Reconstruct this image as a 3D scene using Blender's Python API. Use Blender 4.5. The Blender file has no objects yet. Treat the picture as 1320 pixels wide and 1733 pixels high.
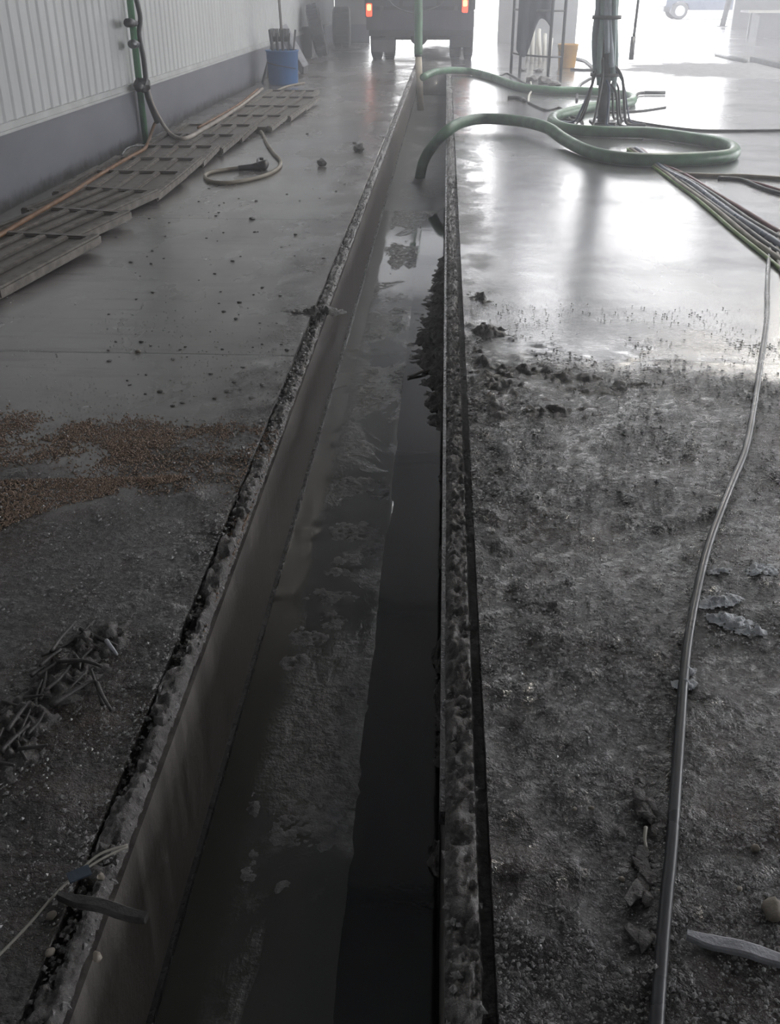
import bpy, bmesh, math, random
from mathutils import Vector, Matrix, noise
random.seed(7)
S = bpy.context.scene
COL = S.collection
R = math.radians

# ------------------------------------------------------------------ camera
W, HH, F = 1320, 1733, 1650.0
CAMZ = 1.5
TH = math.atan(891.0 / F)
YAW = math.atan(97 * math.cos(TH) / F)
FWD = Vector((-math.sin(YAW) * math.cos(TH), math.cos(YAW) * math.cos(TH), -math.sin(TH)))
RGT = Vector((math.cos(YAW), math.sin(YAW), 0))
UP = RGT.cross(FWD)
ORG = Vector((0, 0, CAMZ))
cd = bpy.data.cameras.new('camera')
cam = bpy.data.objects.new('camera', cd)
COL.objects.link(cam)
cam.matrix_world = Matrix((RGT, UP, -FWD)).transposed().to_4x4()
cam.location = ORG
cd.sensor_fit = 'VERTICAL'
cd.sensor_height = 36.0
cd.lens = 36.0 * F / HH
cd.clip_end = 400
S.camera = cam


def ray(px, py):
    return FWD + RGT * ((px - 660) / F) - UP * ((py - 866.5) / F)


def P(px, py, z=0.0):            # a place on the horizontal plane z
    d = ray(px, py)
    return ORG + d * ((z - CAMZ) / d.z)


def PY(px, py, y):               # a place on the cross plane y
    d = ray(px, py)
    return ORG + d * (y / d.y)


def PX(px, py, x):               # a place on the long plane x
    d = ray(px, py)
    return ORG + d * (x / d.x)


# ------------------------------------------------------------------ nodes
class NT:
    def __init__(s, name):
        s.m = bpy.data.materials.new(name)
        s.m.use_nodes = True
        s.t = s.m.node_tree
        s.t.nodes.clear()
        s.out = s.t.nodes.new('ShaderNodeOutputMaterial')
        s.b = s.t.nodes.new('ShaderNodeBsdfPrincipled')
        s.t.links.new(s.b.outputs[0], s.out.inputs['Surface'])
        s.co = s.t.nodes.new('ShaderNodeTexCoord').outputs['Object']

    def n(s, typ, **kw):
        nd = s.t.nodes.new(typ)
        for k, v in kw.items():
            setattr(nd, k, v)
        return nd

    def l(s, a, b):
        s.t.links.new(a, b)

    def put(s, sock, v):
        if isinstance(v, bpy.types.NodeSocket):
            s.l(v, sock)
        elif v is not None:
            sock.default_value = v

    def noise(s, scale, detail=4, rough=.55, co=None, dist=0.0, stretch=None):
        nd = s.n('ShaderNodeTexNoise')
        nd.inputs['Scale'].default_value = scale
        nd.inputs['Detail'].default_value = detail
        nd.inputs['Roughness'].default_value = rough
        nd.inputs['Distortion'].default_value = dist
        c = co or s.co
        if stretch:
            mp = s.n('ShaderNodeMapping')
            mp.inputs['Scale'].default_value = stretch
            s.l(c, mp.inputs[0])
            c = mp.outputs[0]
        s.l(c, nd.inputs['Vector'])
        return nd.outputs[0]

    def math(s, op, a, b=None, c=None, clamp=False):
        nd = s.n('ShaderNodeMath', operation=op, use_clamp=clamp)
        s.put(nd.inputs[0], a)
        if b is not None:
            s.put(nd.inputs[1], b)
        if c is not None:
            s.put(nd.inputs[2], c)
        return nd.outputs[0]

    def rng(s, v, a, b, c=0.0, d=1.0, smooth=False):
        nd = s.n('ShaderNodeMapRange')
        nd.interpolation_type = 'SMOOTHSTEP' if smooth else 'LINEAR'
        nd.clamp = True
        s.put(nd.inputs[0], v)
        for i, x in enumerate((a, b, c, d)):
            nd.inputs[i + 1].default_value = x
        return nd.outputs[0]

    def mix(s, f, a, b):
        nd = s.n('ShaderNodeMix', data_type='RGBA')
        s.put(nd.inputs[0], f)
        for i, v in ((6, a), (7, b)):
            if isinstance(v, tuple) and len(v) == 3:
                v = (*v, 1)
            s.put(nd.inputs[i], v)
        return nd.outputs[2]

    def sep(s):
        nd = s.n('ShaderNodeSeparateXYZ')
        s.l(s.co, nd.inputs[0])
        return nd.outputs

    def bump(s, h, strength=.3, dist=.01, normal=None):
        nd = s.n('ShaderNodeBump')
        s.put(nd.inputs['Strength'], strength)
        nd.inputs['Distance'].default_value = dist
        s.l(h, nd.inputs['Height'])
        if normal is not None:
            s.l(normal, nd.inputs['Normal'])
        return nd.outputs[0]

    def done(s, col=None, rough=None, normal=None, metal=None, spec=None):
        if isinstance(col, tuple) and len(col) == 3:
            col = (*col, 1)
        s.put(s.b.inputs['Base Color'], col)
        s.put(s.b.inputs['Roughness'], rough)
        s.put(s.b.inputs['Metallic'], metal)
        s.put(s.b.inputs['Specular IOR Level'], spec)
        if normal is not None:
            s.l(normal, s.b.inputs['Normal'])
        return s.m


def simple(name, col, rough=.5, var=.35, scale=8, metal=0.0, bump=.2, spec=.5, dirt=None):
    t = NT(name)
    f = t.noise(scale, 5)
    f = t.rng(f, .3, .7)
    dark = dirt or tuple(c * (1 - var) for c in col)
    c = t.mix(f, dark, col)
    nb = t.bump(t.noise(scale * 6, 3), bump, .006) if bump else None
    return t.done(c, t.rng(f, 0, 1, min(1, rough + .12), max(.04, rough - .08)), nb, metal, spec)


def emission(name, col, st):
    t = NT(name)
    t.b.inputs['Emission Color'].default_value = (*col, 1)
    t.b.inputs['Emission Strength'].default_value = st
    return t.done(col, .3)


def floor_material():
    t = NT('wet_concrete')
    x, y, z = t.sep()
    big = t.noise(.45, 6, .6)
    mid = t.noise(3.2, 6, .62, stretch=(1, .6, 1))
    fine = t.noise(46, 5, .62)
    glint_grit = t.noise(140, 3, .7)
    streak = t.noise(5, 4, .6, stretch=(.35, 2.4, 1))
    right = t.rng(x, -.3, .1)
    # how far along the floor the sludge reaches, broken up
    yy = t.math('ADD', y, t.math('MULTIPLY', t.math('SUBTRACT', t.noise(1.3, 5, .6), .5), 2.6))
    xx = t.math('ADD', x, 0.0)
    mr = t.rng(t.math('ADD', yy, t.math('MULTIPLY', x, .35)), 5.0, 3.9, 0, 1, True)
    ml = t.rng(t.math('ADD', yy, 0.0), 3.4, 2.5, 0, 1, True)
    nearedge = t.rng(t.math('ABSOLUTE', t.math('SUBTRACT', x, -.27)), .75, .42, 0, 1, True)
    nearedge = t.math('MULTIPLY', nearedge, t.rng(mid, .42, .62))
    mud = t.math('ADD', t.math('MULTIPLY', right, mr), t.math('MULTIPLY', t.math('SUBTRACT', 1.0, right), ml))
    mud = t.math('MULTIPLY', mud, t.rng(mid, .16, .36))
    mud = t.math('MAXIMUM', mud, t.math('MULTIPLY', nearedge, .8), clamp=True)
    cl = t.mix(t.rng(big, .35, .65), (.135, .126, .12), (.22, .21, .203))
    cr = t.mix(t.rng(big, .35, .65), (.115, .113, .12), (.18, .178, .19))
    c = t.mix(right, cl, cr)
    c = t.mix(t.math('MULTIPLY', t.rng(streak, .52, .72), .5), c, (.08, .072, .066))
    # brown oily patches near the truck
    br = t.math('MULTIPLY', t.rng(t.noise(.5, 4), .5, .62), t.rng(y, 10, 16))
    c = t.mix(t.math('MULTIPLY', br, .6), c, (.13, .105, .085))
    c = t.mix(mud, c, t.mix(t.rng(t.noise(2.1, 5, .65), .48, .68), t.mix(t.rng(fine, .36, .62), (.024, .0225, .022), t.mix(right, (.115, .111, .107), (.085, .082, .085))), (.085, .066, .056)))
    # saw-cut joints across the slab
    j = t.math('ABSOLUTE', t.math('SUBTRACT', t.math('FRACT', t.math('DIVIDE', t.math('SUBTRACT', y, 2.785), 2.95)), .5))
    joint = t.rng(j, .0035, .0018)
    c = t.mix(t.math('MULTIPLY', joint, .7), c, (.02, .02, .02))
    ro = t.rng(t.noise(1.1, 5, .6, stretch=(1, .5, 1)), .35, .68, .12, .32)
    ro = t.math('ADD', ro, t.math('MULTIPLY', t.math('SUBTRACT', 1.0, right), .05))
    ro = t.math('ADD', ro, t.math('MULTIPLY', mud, t.rng(fine, .3, .7, -.06, .12)), clamp=True)
    n1 = t.bump(mid, .10, .03)
    n2 = t.bump(fine, t.math('ADD', .045, t.math('MULTIPLY', mud, .95)), .015, n1)
    n3 = t.bump(glint_grit, t.math('ADD', .04, t.math('MULTIPLY', mud, .9)), .0045, n2)
    n4 = t.bump(t.math('SUBTRACT', 1.0, joint), .4, .006, n3)
    wet = t.math('MULTIPLY', t.math('SUBTRACT', 1.0, mud), t.rng(t.noise(.8, 5, .6), .30, .52, .15, 1))
    wet = t.math('MULTIPLY', wet, t.rng(right, 0, 1, .35, 1))
    dc = P(1235, 118)
    dx_ = t.math('DIVIDE', t.math('SUBTRACT', x, dc.x), 2.6)
    dy_ = t.math('DIVIDE', t.math('SUBTRACT', y, dc.y), 2.4)
    dr = t.math('SQRT', t.math('ADD', t.math('MULTIPLY', dx_, dx_), t.math('MULTIPLY', dy_, dy_)))
    dr = t.math('ADD', dr, t.math('MULTIPLY', t.math('SUBTRACT', t.noise(1.4, 6, .7), .5), 1.6))
    dry = t.rng(dr, 1.05, .75)
    c = t.mix(dry, c, t.mix(t.rng(t.noise(9, 5, .7), .4, .6), (.10, .10, .105), (.20, .20, .21)))
    ro = t.math('ADD', ro, t.math('MULTIPLY', dry, .55), clamp=True)
    wet = t.math('MULTIPLY', wet, t.math('SUBTRACT', 1.0, dry))
    wet = t.math('MAXIMUM', wet, t.math('MULTIPLY', mud, .8))
    t.put(t.b.inputs['Coat Weight'], wet)
    t.put(t.b.inputs['Coat Roughness'], t.rng(mud, 0, .6, .21, .05))
    t.b.inputs['Coat IOR'].default_value = 1.5
    t.l(n3, t.b.inputs['Coat Normal'])
    return t.done(c, ro, n4, 0, t.rng(mud, 0, .7, .6, .1))


def mud_material(name, a, b, r0=.10, r1=.32, scale=60, bs=.9):
    t = NT(name)
    fine = t.noise(scale, 6, .7)
    big = t.noise(4, 5, .6)
    c = t.mix(t.rng(fine, .32, .68), a, b)
    c = t.mix(t.math('MULTIPLY', t.rng(big, .5, .7), .6), c, a)
    n = t.bump(fine, bs, .012)
    n = t.bump(t.noise(scale * 3.5, 3, .7), bs * .6, .004, n)
    return t.done(c, t.rng(big, .35, .65, r0, r1), n)


def trench_wall_material():
    t = NT('trench_concrete')
    x, y, z = t.sep()
    f = t.noise(30, 6, .7)
    st = t.noise(6, 5, .6, stretch=(1, 3, .25))
    c = t.mix(t.rng(st, .35, .65), (.11, .10, .095), (.215, .197, .187))
    c = t.mix(t.rng(f, .6, .75), c, (.15, .14, .135))
    return t.done(c, t.rng(st, .3, .7, .3, .55), t.bump(f, .35, .01))


def sludge_material():
    t = NT('wet_sludge')
    f = t.noise(26, 6, .65)
    p = t.noise(3.0, 6, .6, stretch=(1, .55, 1), dist=.6)
    x, y, z = t.sep()
    foam = t.math('MULTIPLY', t.rng(p, .48, .60), t.rng(f, .40, .62))
    foam = t.math('MULTIPLY', foam, t.rng(x, -.50, -.42))
    c = t.mix(foam, (.075, .076, .070), (.24, .24, .24))
    ro = t.mix(foam, (.07, .07, .07), (.45, .45, .45))
    ro = t.math('MAXIMUM', ro, t.rng(y, 8.5, 10.5, .05, .33))
    n = t.bump(t.math('MULTIPLY', f, foam), .6, .012)
    n = t.bump(t.noise(9, 4), .05, .01, n)
    return t.done(c, ro, n)


def water_material():
    t = NT('black_drain_water')
    n = t.bump(t.noise(7, 4, .55), .035, .01)
    return t.done((.008, .008, .009), .06, n)


def panel_material():
    t = NT('white_steel_sheet')
    st = t.noise(3, 5, .6, stretch=(1, 1.5, .12))
    c = t.mix(t.rng(st, .3, .7), (.46, .475, .48), (.55, .565, .57))
    return t.done(c, .42, t.bump(st, .03, .01))


def plinth_material():
    t = NT('dark_painted_plinth')
    x, y, z = t.sep()
    st = t.noise(1.6, 6, .62, stretch=(1, .7, 1.6))
    c = t.mix(t.rng(st, .3, .7), (.115, .12, .14), (.17, .175, .20))
    zz = t.math('ADD', z, t.math('MULTIPLY', t.math('SUBTRACT', t.noise(5, 5, .7), .5), .34))
    c = t.mix(t.rng(zz, .12, .0), c, (.03, .029, .032))
    return t.done(c, .5, t.bump(t.noise(20, 4), .1, .01))


def slat_material():
    t = NT('muddy_timber')
    g = t.noise(9, 5, .6, stretch=(.5, 4, 2))
    f = t.noise(40, 5, .7)
    c = t.mix(t.rng(g, .3, .7), (.09, .078, .068), (.20, .178, .158))
    c = t.mix(t.math('MULTIPLY', t.rng(f, .5, .7), .5), c, (.075, .066, .058))
    return t.done(c, t.rng(g, .3, .7, .3, .55), t.bump(f, .4, .008))


def truck_material():
    t = NT('dirty_dark_paint')
    f = t.noise(3, 6, .6, stretch=(1, 1, .4))
    c = t.mix(t.rng(f, .35, .7), (.045, .047, .062), (.095, .095, .108))
    return t.done(c, t.rng(f, .3, .7, .3, .6))


def haze_material():
    m = bpy.data.materials.new('hall_haze')
    m.use_nodes = True
    t = m.node_tree
    t.nodes.clear()
    o = t.nodes.new('ShaderNodeOutputMaterial')
    v = t.nodes.new('ShaderNodeVolumeScatter')
    v.inputs['Color'].default_value = (.93, .95, 1, 1)
    v.inputs['Density'].default_value = HAZE
    v.inputs['Anisotropy'].default_value = .6
    t.links.new(v.outputs[0], o.inputs['Volume'])
    return m


HAZE = .020
M = dict(
    floor=floor_material(),
    mud=mud_material('wet_mud', (.03, .027, .025), (.14, .135, .13)),
    mudgrey=mud_material('grey_mud', (.055, .05, .048), (.21, .20, .195), .15, .45, 38),
    crumb=mud_material('mud_crumb', (.09, .085, .082), (.48, .47, .47), .05, .22, 120, .5),  # pale tone stands in for wet glints on the crumbs
    trench=trench_wall_material(), sludge=sludge_material(), water=water_material(),
    panel=panel_material(), plinth=plinth_material(), slat=slat_material(),
    flash=simple('grey_flashing', (.50, .51, .51), .4, .2, 4, 0, 0),
    endwall=simple('grey_sheet_wall', (.29, .29, .29), .5, .2, 3, 0, .05),
    block=simple('grey_block', (.33, .34, .34), .7, .2, 3, 0, .1),
    ceil=simple('white_roof_lining', (.60, .61, .635), .6, .15, 2, 0, 0),
    ground=simple('pale_yard_concrete', (.62, .62, .61), .8, .15, 1, 0, 0),
    steel=simple('worn_steel', (.16, .165, .17), .35, .4, 14, .7, .1),
    darksteel=simple('dark_steel', (.035, .036, .042), .45, .4, 10, .2, .1),
    edge=simple('wet_angle_iron', (.10, .10, .105), .25, .5, 30, .5, .3),
    green=simple('green_ribbed_hose', (.09, .22, .115), .35, .45, 6, 0, .1, .5, (.05, .10, .065)),
    greenpipe=simple('green_paint', (.15, .36, .20), .4, .3, 6, 0, 0),
    bundle=simple('blue_grey_hose', (.42, .48, .54), .4, .35, 6, 0, .05),  # bundle colours lifted to imitate glare around the post
    bundlegreen=simple('grey_green_hose', (.34, .45, .44), .4, .35, 6, 0, .05),
    black=simple('black_rubber', (.022, .022, .025), .38, .4, 12, 0, .1),
    tyre=simple('tyre_rubber', (.03, .031, .036), .6, .4, 9, 0, .3),
    greycable=simple('grey_cable_sheath', (.075, .077, .085), .3, .35, 5, 0, .05),
    beige=simple('beige_hose', (.30, .26, .20), .45, .4, 6, 0, .05),
    beigelight=simple('pale_beige_hose', (.42, .37, .32), .45, .3, 6, 0, .05),
    orange=simple('rusty_orange_cable', (.23, .115, .05), .6, .5, 9, 0, .1),
    red=simple('dark_red_hose', (.20, .022, .03), .35, .4, 6, 0, .05),
    bluehose=simple('dark_blue_hose', (.045, .075, .15), .3, .4, 6, 0, .05),
    yellowgreen=simple('yellow_green_hose', (.26, .42, .09), .35, .3, 6, 0, .05),
    bluetub=simple('blue_plastic', (.030, .135, .36), .4, .25, 5, 0, .05),
    yellow=simple('yellow_plastic', (.55, .30, .05), .45, .3, 5, 0, .05),
    wood=simple('grey_weathered_wood', (.17, .15, .135), .6, .5, 14, 0, .4),
    ribwood=simple('worn_pale_timber', (.20, .18, .16), .5, .5, 14, 0, .4),
    palewood=simple('pale_wet_wood', (.52, .53, .57), .45, .3, 22, 0, .4),
    tarp=simple('dark_blue_tarp', (.035, .042, .062), .7, .4, 5, 0, .3),
    white=simple('white_plastic', (.62, .61, .55), .5, .2, 6, 0, 0),
    rim=simple('bare_rim_steel', (.55, .56, .58), .3, .2, 6, .6, 0),
    truck=truck_material(),
    flap=simple('grey_mud_flap', (.10, .10, .11), .6, .3, 7, 0, .1),
    bin=simple('grey_plastic', (.09, .09, .10), .55, .3, 6, 0, 0),
    tan=simple('tan_pipe', (.50, .45, .36), .45, .3, 6, 0, .05),
    tail=emission('lit_tail_lens', (1, .10, .05), 1.7),
    tailbulb=emission('lit_tail_bulb', (1, .42, .18), 3.0),
    lampglass=emission('lit_lamp_glass', (1, .93, .80), 170),
    glass=simple('dark_window_glass', (.02, .022, .025), .1, .1, 3, 0, 0),
    sludgefoam=simple('grey_sludge_foam', (.30, .30, .305), .6, .5, 30, 0, .6),
    foam=simple('grey_white_foam', (.84, .87, .90), .6, .35, 40, 0, .6),
    grain=simple('brown_grain', (.40, .285, .21), .55, .55, 60, 0, .1),
    glint_grit=simple('pale_glint_grit', (.52, .52, .50), .2, .6, 150, 0, 0),  # light colour paints the sparkle of wet specks
    straw=simple('straw_stem', (.42, .40, .35), .6, .3, 9, 0, .1),
    twig=simple('muddy_twig', (.085, .08, .078), .4, .5, 30, 0, .4),
    stone=simple('pale_stone', (.36, .32, .27), .6, .35, 25, 0, .3),
    bluetag=simple('blue_grey_tag', (.06, .085, .12), .5, .3, 20, 0, .1),
    carpaint=simple('car_paint', (.05, .06, .09), .3, .2, 4, 0, 0),
    haze=haze_material(),
)

# ------------------------------------------------------------------ mesh helpers


def link(name, bm, mat, parent=None, smooth=False):
    me = bpy.data.meshes.new(name)
    bmesh.ops.recalc_face_normals(bm, faces=bm.faces[:])
    bm.to_mesh(me)
    bm.free()
    if smooth:
        for p in me.polygons:
            p.use_smooth = True
    me.materials.append(mat)
    o = bpy.data.objects.new(name, me)
    COL.objects.link(o)
    if parent:
        o.parent = parent
    return o


def tag(o, label, cat, group=None, kind=None):
    o['label'] = label
    if cat:
        o['category'] = cat
    if group:
        o['group'] = group
    if kind:
        o['kind'] = kind
    return o


def struct(o, label=None):
    o['kind'] = 'structure'
    if label:
        o['label'] = label
    return o


def thing(name, label, cat, loc=(0, 0, 0), rz=0.0, group=None):
    o = bpy.data.objects.new(name, None)
    o.empty_display_size = .1
    COL.objects.link(o)
    o.location = loc
    o.rotation_euler = (0, 0, rz)
    return tag(o, label, cat, group)


def copy_tree(o, parent=None):
    c = o.copy()
    COL.objects.link(c)
    c.parent = parent
    for ch in list(o.children):
        copy_tree(ch, c)
    return c


def box(bm, a, b, mat4=None, bev=0.0):
    a, b = Vector(a), Vector(b)
    c, s = (a + b) / 2, b - a
    r = bmesh.ops.create_cube(bm, size=1.0)
    vs = r['verts']
    for v in vs:
        v.co = Vector((v.co.x * s.x, v.co.y * s.y, v.co.z * s.z)) + c
    if bev:
        es = {e for v in vs for e in v.link_edges}
        rr = bmesh.ops.bevel(bm, geom=list(es), offset=bev, segments=2, affect='EDGES')
        vs = rr['verts'] + [v for v in vs if v.is_valid]
    if mat4:
        for v in set(vs):
            v.co = mat4 @ v.co
    return vs


def BX(a, b, bev=0.0, m=None):
    bm = bmesh.new()
    box(bm, a, b, m, bev)
    return bm


def spline(pts, n=8):
    pts = [Vector(p) for p in pts]
    if len(pts) < 3:
        return pts
    out = []
    for i in range(len(pts) - 1):
        p0 = pts[max(i - 1, 0)]
        p1, p2 = pts[i], pts[i + 1]
        p3 = pts[min(i + 2, len(pts) - 1)]
        for k in range(n):
            t = k / n
            a = 2 * p1 + (p2 - p0) * t + (2 * p0 - 5 * p1 + 4 * p2 - p3) * t * t + (3 * p1 - p0 - 3 * p2 + p3) * t ** 3
            out.append(a / 2)
    out.append(pts[-1])
    return out


def tube(bm, pts, r, seg=10, cap=True):
    pts = [Vector(p) for p in pts]
    n = len(pts)
    rad = r if callable(r) else (lambda t: r)
    tan = [(pts[min(i + 1, n - 1)] - pts[max(i - 1, 0)]).normalized() for i in range(n)]
    nrm = tan[0].orthogonal().normalized()
    rings = []
    for i in range(n):
        nrm = (nrm - tan[i] * nrm.dot(tan[i]))
        nrm = nrm.normalized() if nrm.length > 1e-6 else tan[i].orthogonal().normalized()
        b = tan[i].cross(nrm)
        rr = rad(i / (n - 1))
        rings.append([bm.verts.new(pts[i] + (nrm * math.cos(2 * math.pi * k / seg) + b * math.sin(2 * math.pi * k / seg)) * rr) for k in range(seg)])
    for i in range(n - 1):
        for k in range(seg):
            bm.faces.new((rings[i][k], rings[i][(k + 1) % seg], rings[i + 1][(k + 1) % seg], rings[i + 1][k]))
    if cap:
        bm.faces.new(rings[0])
        bm.faces.new(rings[-1])
    return bm


def TB(pts, r, seg=10, n=8, raw=False):
    bm = bmesh.new()
    return tube(bm, pts if raw else spline(pts, n), r, seg)


def lathe(bm, prof, seg=32, m=None, closed=False):
    """profile [(r, z)] spun about z"""
    rings = []
    for r, z in prof:
        ring = []
        for k in range(seg):
            a = 2 * math.pi * k / seg
            v = Vector((r * math.cos(a), r * math.sin(a), z))
            ring.append(bm.verts.new(m @ v if m else v))
        rings.append(ring)
    pairs = list(zip(rings[:-1], rings[1:]))
    if closed:
        pairs.append((rings[-1], rings[0]))
    for a, b in pairs:
        for k in range(seg):
            bm.faces.new((a[k], a[(k + 1) % seg], b[(k + 1) % seg], b[k]))
    if not closed:
        bm.faces.new(rings[0])
        bm.faces.new(rings[-1])
    return bm


def LT(prof, seg=32, m=None, closed=False):
    return lathe(bmesh.new(), prof, seg, m, closed)


def grid(xs, ys, h):
    bm = bmesh.new()
    vs = [[bm.verts.new((x, y, h(x, y))) for x in xs] for y in ys]
    for j in range(len(ys) - 1):
        for i in range(len(xs) - 1):
            bm.faces.new((vs[j][i], vs[j][i + 1], vs[j + 1][i + 1], vs[j + 1][i]))
    return bm


def fr(a, b, st):
    n = max(1, round((b - a) / st))
    return [a + (b - a) * i / n for i in range(n)]


def patch(bm, c, rx, ry, rot, amp, seed, thr=.35, fs=14, base=None, st=.008, rough=1.0, clip=None):
    """a ragged low mound on the ground"""
    n = int(2.0 * max(rx, ry) / st)
    cr, sr = math.cos(rot), math.sin(rot)
    vs = {}

    def vert(i, j):
        if (i, j) in vs:
            return vs[(i, j)]
        dx, dy = i * st, j * st
        u, v = dx * cr + dy * sr, -dx * sr + dy * cr
        x, y = c.x + dx, c.y + dy
        g = math.exp(-((u / rx) ** 2 + (v / ry) ** 2))
        if g < .03:
            vs[(i, j)] = None
            return None
        q = g * (1 + 1.5 * rough * nz(x, y, fs, seed, 4) + .8 * rough * nz(x, y, fs * 3.1, seed + 4, 3)) - thr
        z = c.z + (base(x, y) if base else 0) + amp * q
        vs[(i, j)] = (bm.verts.new((x, y, z)), q, x)
        return vs[(i, j)]
    for j in range(-n, n):
        for i in range(-n, n):
            k = [vert(i, j), vert(i + 1, j), vert(i + 1, j + 1), vert(i, j + 1)]
            if all(k) and max(q[1] for q in k) > -.07 and (clip is None or all(clip[0] < q[2] < clip[1] for q in k)):
                bm.faces.new([q[0] for q in k])
    loose = [v for v in bm.verts if not v.link_faces]
    bmesh.ops.delete(bm, geom=loose, context='VERTS')


def nz(x, y, s, seed=0.0, oct=4):
    return noise.fractal(Vector((x * s, y * s, seed)), 1.0, 2.0, oct, noise_basis='PERLIN_ORIGINAL')


def ss(v, a, b):
    t = max(0, min(1, (v - a) / (b - a)))
    return t * t * (3 - 2 * t)


def blob(bm, c, s, jag=.3, sub=1, rot=None, seed=0):
    r = bmesh.ops.create_icosphere(bm, subdivisions=sub, radius=1.0)
    q = Matrix.Rotation(random.uniform(0, 6.28), 3, 'Z') if rot is None else rot
    for v in r['verts']:
        k = 1 + jag * noise.noise(v.co * 1.7 + Vector((seed, seed * .7, 0)))
        v.co = Vector(c) + q @ Vector((v.co.x * s[0] * k, v.co.y * s[1] * k, v.co.z * s[2] * k))


# ------------------------------------------------------------------ the setting
LX, RX = -.597, .038               # trench inner faces
LO, RO = -.662, .126               # outer edges of the rebates
WX = -3.28                         # left wall face
DZ = -.5                           # water level
YB, YE, YE2 = -3.0, 32.0, 45.0


def mudh_right(x, y):
    a = nz(x, y, .9, 3.1)
    m = ss(4.9 - (y + a * 1.6 + x * .3), 0, 1.0)
    if m <= 0:
        return 0
    l = max(0, nz(x, y, 13, 1.0, 5) + .1) * .013 + max(0, nz(x, y, 4, 6.0, 3)) * .007 + max(0, nz(x, y, 42, 9.0, 3)) * .006
    near = ss(.55 - x, 0, .35)
    return m * (l * (1 + .8 * near))


def mudh_left(x, y):
    a = nz(x, y, 1.1, 8.1)
    m = ss(3.2 - (y + a * 1.3), 0, .7)
    near = ss(x + 1.0, 0, .3)
    l = max(0, nz(x, y, 8, 12.0, 5) + .02) * .015
    g = max(0, nz(x, y, 7, 12.0, 5)) * .012 * near * ss(6 - y, 0, 2)
    return m * l * (.45 + near) + g


ys_near = [YB, -1, 0] + fr(.4, 5.4, .024) + fr(5.4, 9, .12) + fr(9, 45, 1.5) + [45.0]
bm = grid(fr(RO, 1.9, .024) + fr(1.9, 3.2, .1) + fr(3.2, 18, 1.0) + [18.0], ys_near, mudh_right)
bm2 = grid([WX - .1] + fr(WX, -1.9, .15) + fr(-1.9, LO, .024) + [LO], ys_near, mudh_left)
me_tmp = bpy.data.meshes.new('t')
bm2.to_mesh(me_tmp)
bm2.free()
bm.from_mesh(me_tmp)
bpy.data.meshes.remove(me_tmp)
YT = 22.0                          # the trench stops short of the truck
box(bm, (LO - .01, YT, -.9), (RO + .01, 45, -.001))
# slab edges of the rebates
for x, s in ((LO, -1), (RO, 1)):
    box(bm, (x if s > 0 else x - .02, YB, -.2), (x + .02 if s > 0 else x, 45, -.003))
floor = struct(link('floor', bm, M['floor'], None, True), 'wet grey concrete floor with mud beside the drain trench')

bm = BX((LX - .09, YB, DZ - .3), (LX, 45, -.05))
struct(link('wall_trench_left', bm, M['trench']), 'dark concrete left side of the drain trench')
bm = BX((RX, YB, DZ - .3), (RX + .11, 45, -.05))
struct(link('wall_trench_right', bm, M['trench']), 'dark concrete right side of the drain trench')
bm = BX((LX, YB, DZ - .006), (LX + .013, 45, DZ + .022), 0)
struct(link('trim_trench_left', bm, M['edge']), 'thin pale ledge along the foot of the left trench wall')
bm = BX((RX - .012, 1.5, -.058), (RX, 45, -.02))
struct(link('trim_trench_right', bm, M['edge']), 'thin angle iron along the right trench lip')
bm = BX((LX, YB, DZ - .3), (RX, 45, DZ - .08))
struct(link('floor_trench', bm, M['trench']), 'floor of the drain trench')
bm = grid([LX + .002, -.3, RX - .002], [YB, 45], lambda x, y: DZ)
w = tag(link('trench_water', bm, M['water']), 'shallow black water standing in the drain trench', None, None, 'structure')

# sludge bank: the left two thirds of the trench bed, just breaking the water
bm = bmesh.new()


def bank(x, y):
    e = -.185 + .012 * nz(0, y, 2.0, 5) + .26 * ss(y, 9.3, 10.6)
    t = ss(e + .01 - x, -.02, .02)
    l = max(0, nz(x, y, 14, 2.0, 4)) * .006 * ss(nz(x, y, 2.2, 9, 3), -.05, .25)
    return DZ - .012 + t * .0128 + l * t


bm = grid(fr(LX + .003, RX - .003, .022) + [RX - .003], fr(.5, 6, .03) + fr(6, 22, .12), bank)
tag(link('sludge', bm, M['sludge'], None, True), 'grey sludge film with foam on the left side of the trench bed', None, None, 'stuff')

# mud packed in the two rebates


def rebate(x0, x1, seed, gaps):
    def h(x, y):
        l = .034 + nz(x, y, 7, seed, 4) * .012 - abs(nz(x, y, 26, seed + 3, 4)) * .020 + nz(x, y, 70, seed + 5, 2) * .010
        for a, b, gx0, gx1 in gaps:
            if a < y < b and gx0 < x < gx1:
                l = -.03
        l += .012 * ss(4 - y, 0, 2)
        e = min(x - x0, x1 - x) / (x1 - x0)
        return -.05 + max(.004, l * (.75 + .5 * min(1, e * 5)))
    return grid(fr(x0, x1, .007) + [x1], fr(.6, 5, .011) + fr(5, 6.5, .022) + fr(6.5, 12, .06) + fr(12, 22, .4) + [22.0], h)


gl = [(1.93, 2.28, LO - 1, LO + .03), (1.5, 1.75, LO - 1, LO + .026), (1.05, 1.28, LO - 1, LO + .03), (4.6, 5.0, LO, LO + .03), (2.6, 2.75, LO, LO + .035)]
gr = [(.6, 9.0, RO - .022, RO + 1)]
tag(link('mud', rebate(LX, LO + (LX - LO) * 0, 4.0, []) if False else rebate(LO, LX, 4.0, gl), M['mudgrey'], None, True),
    'lumpy wet mud filling the ledge along the left trench edge', None, None, 'stuff')
tag(link('mud', rebate(RX, RO, 14.0, gr), M['mudgrey'], None, True),
    'lumpy dark mud filling the ledge along the right trench edge', None, None, 'stuff')

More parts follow.
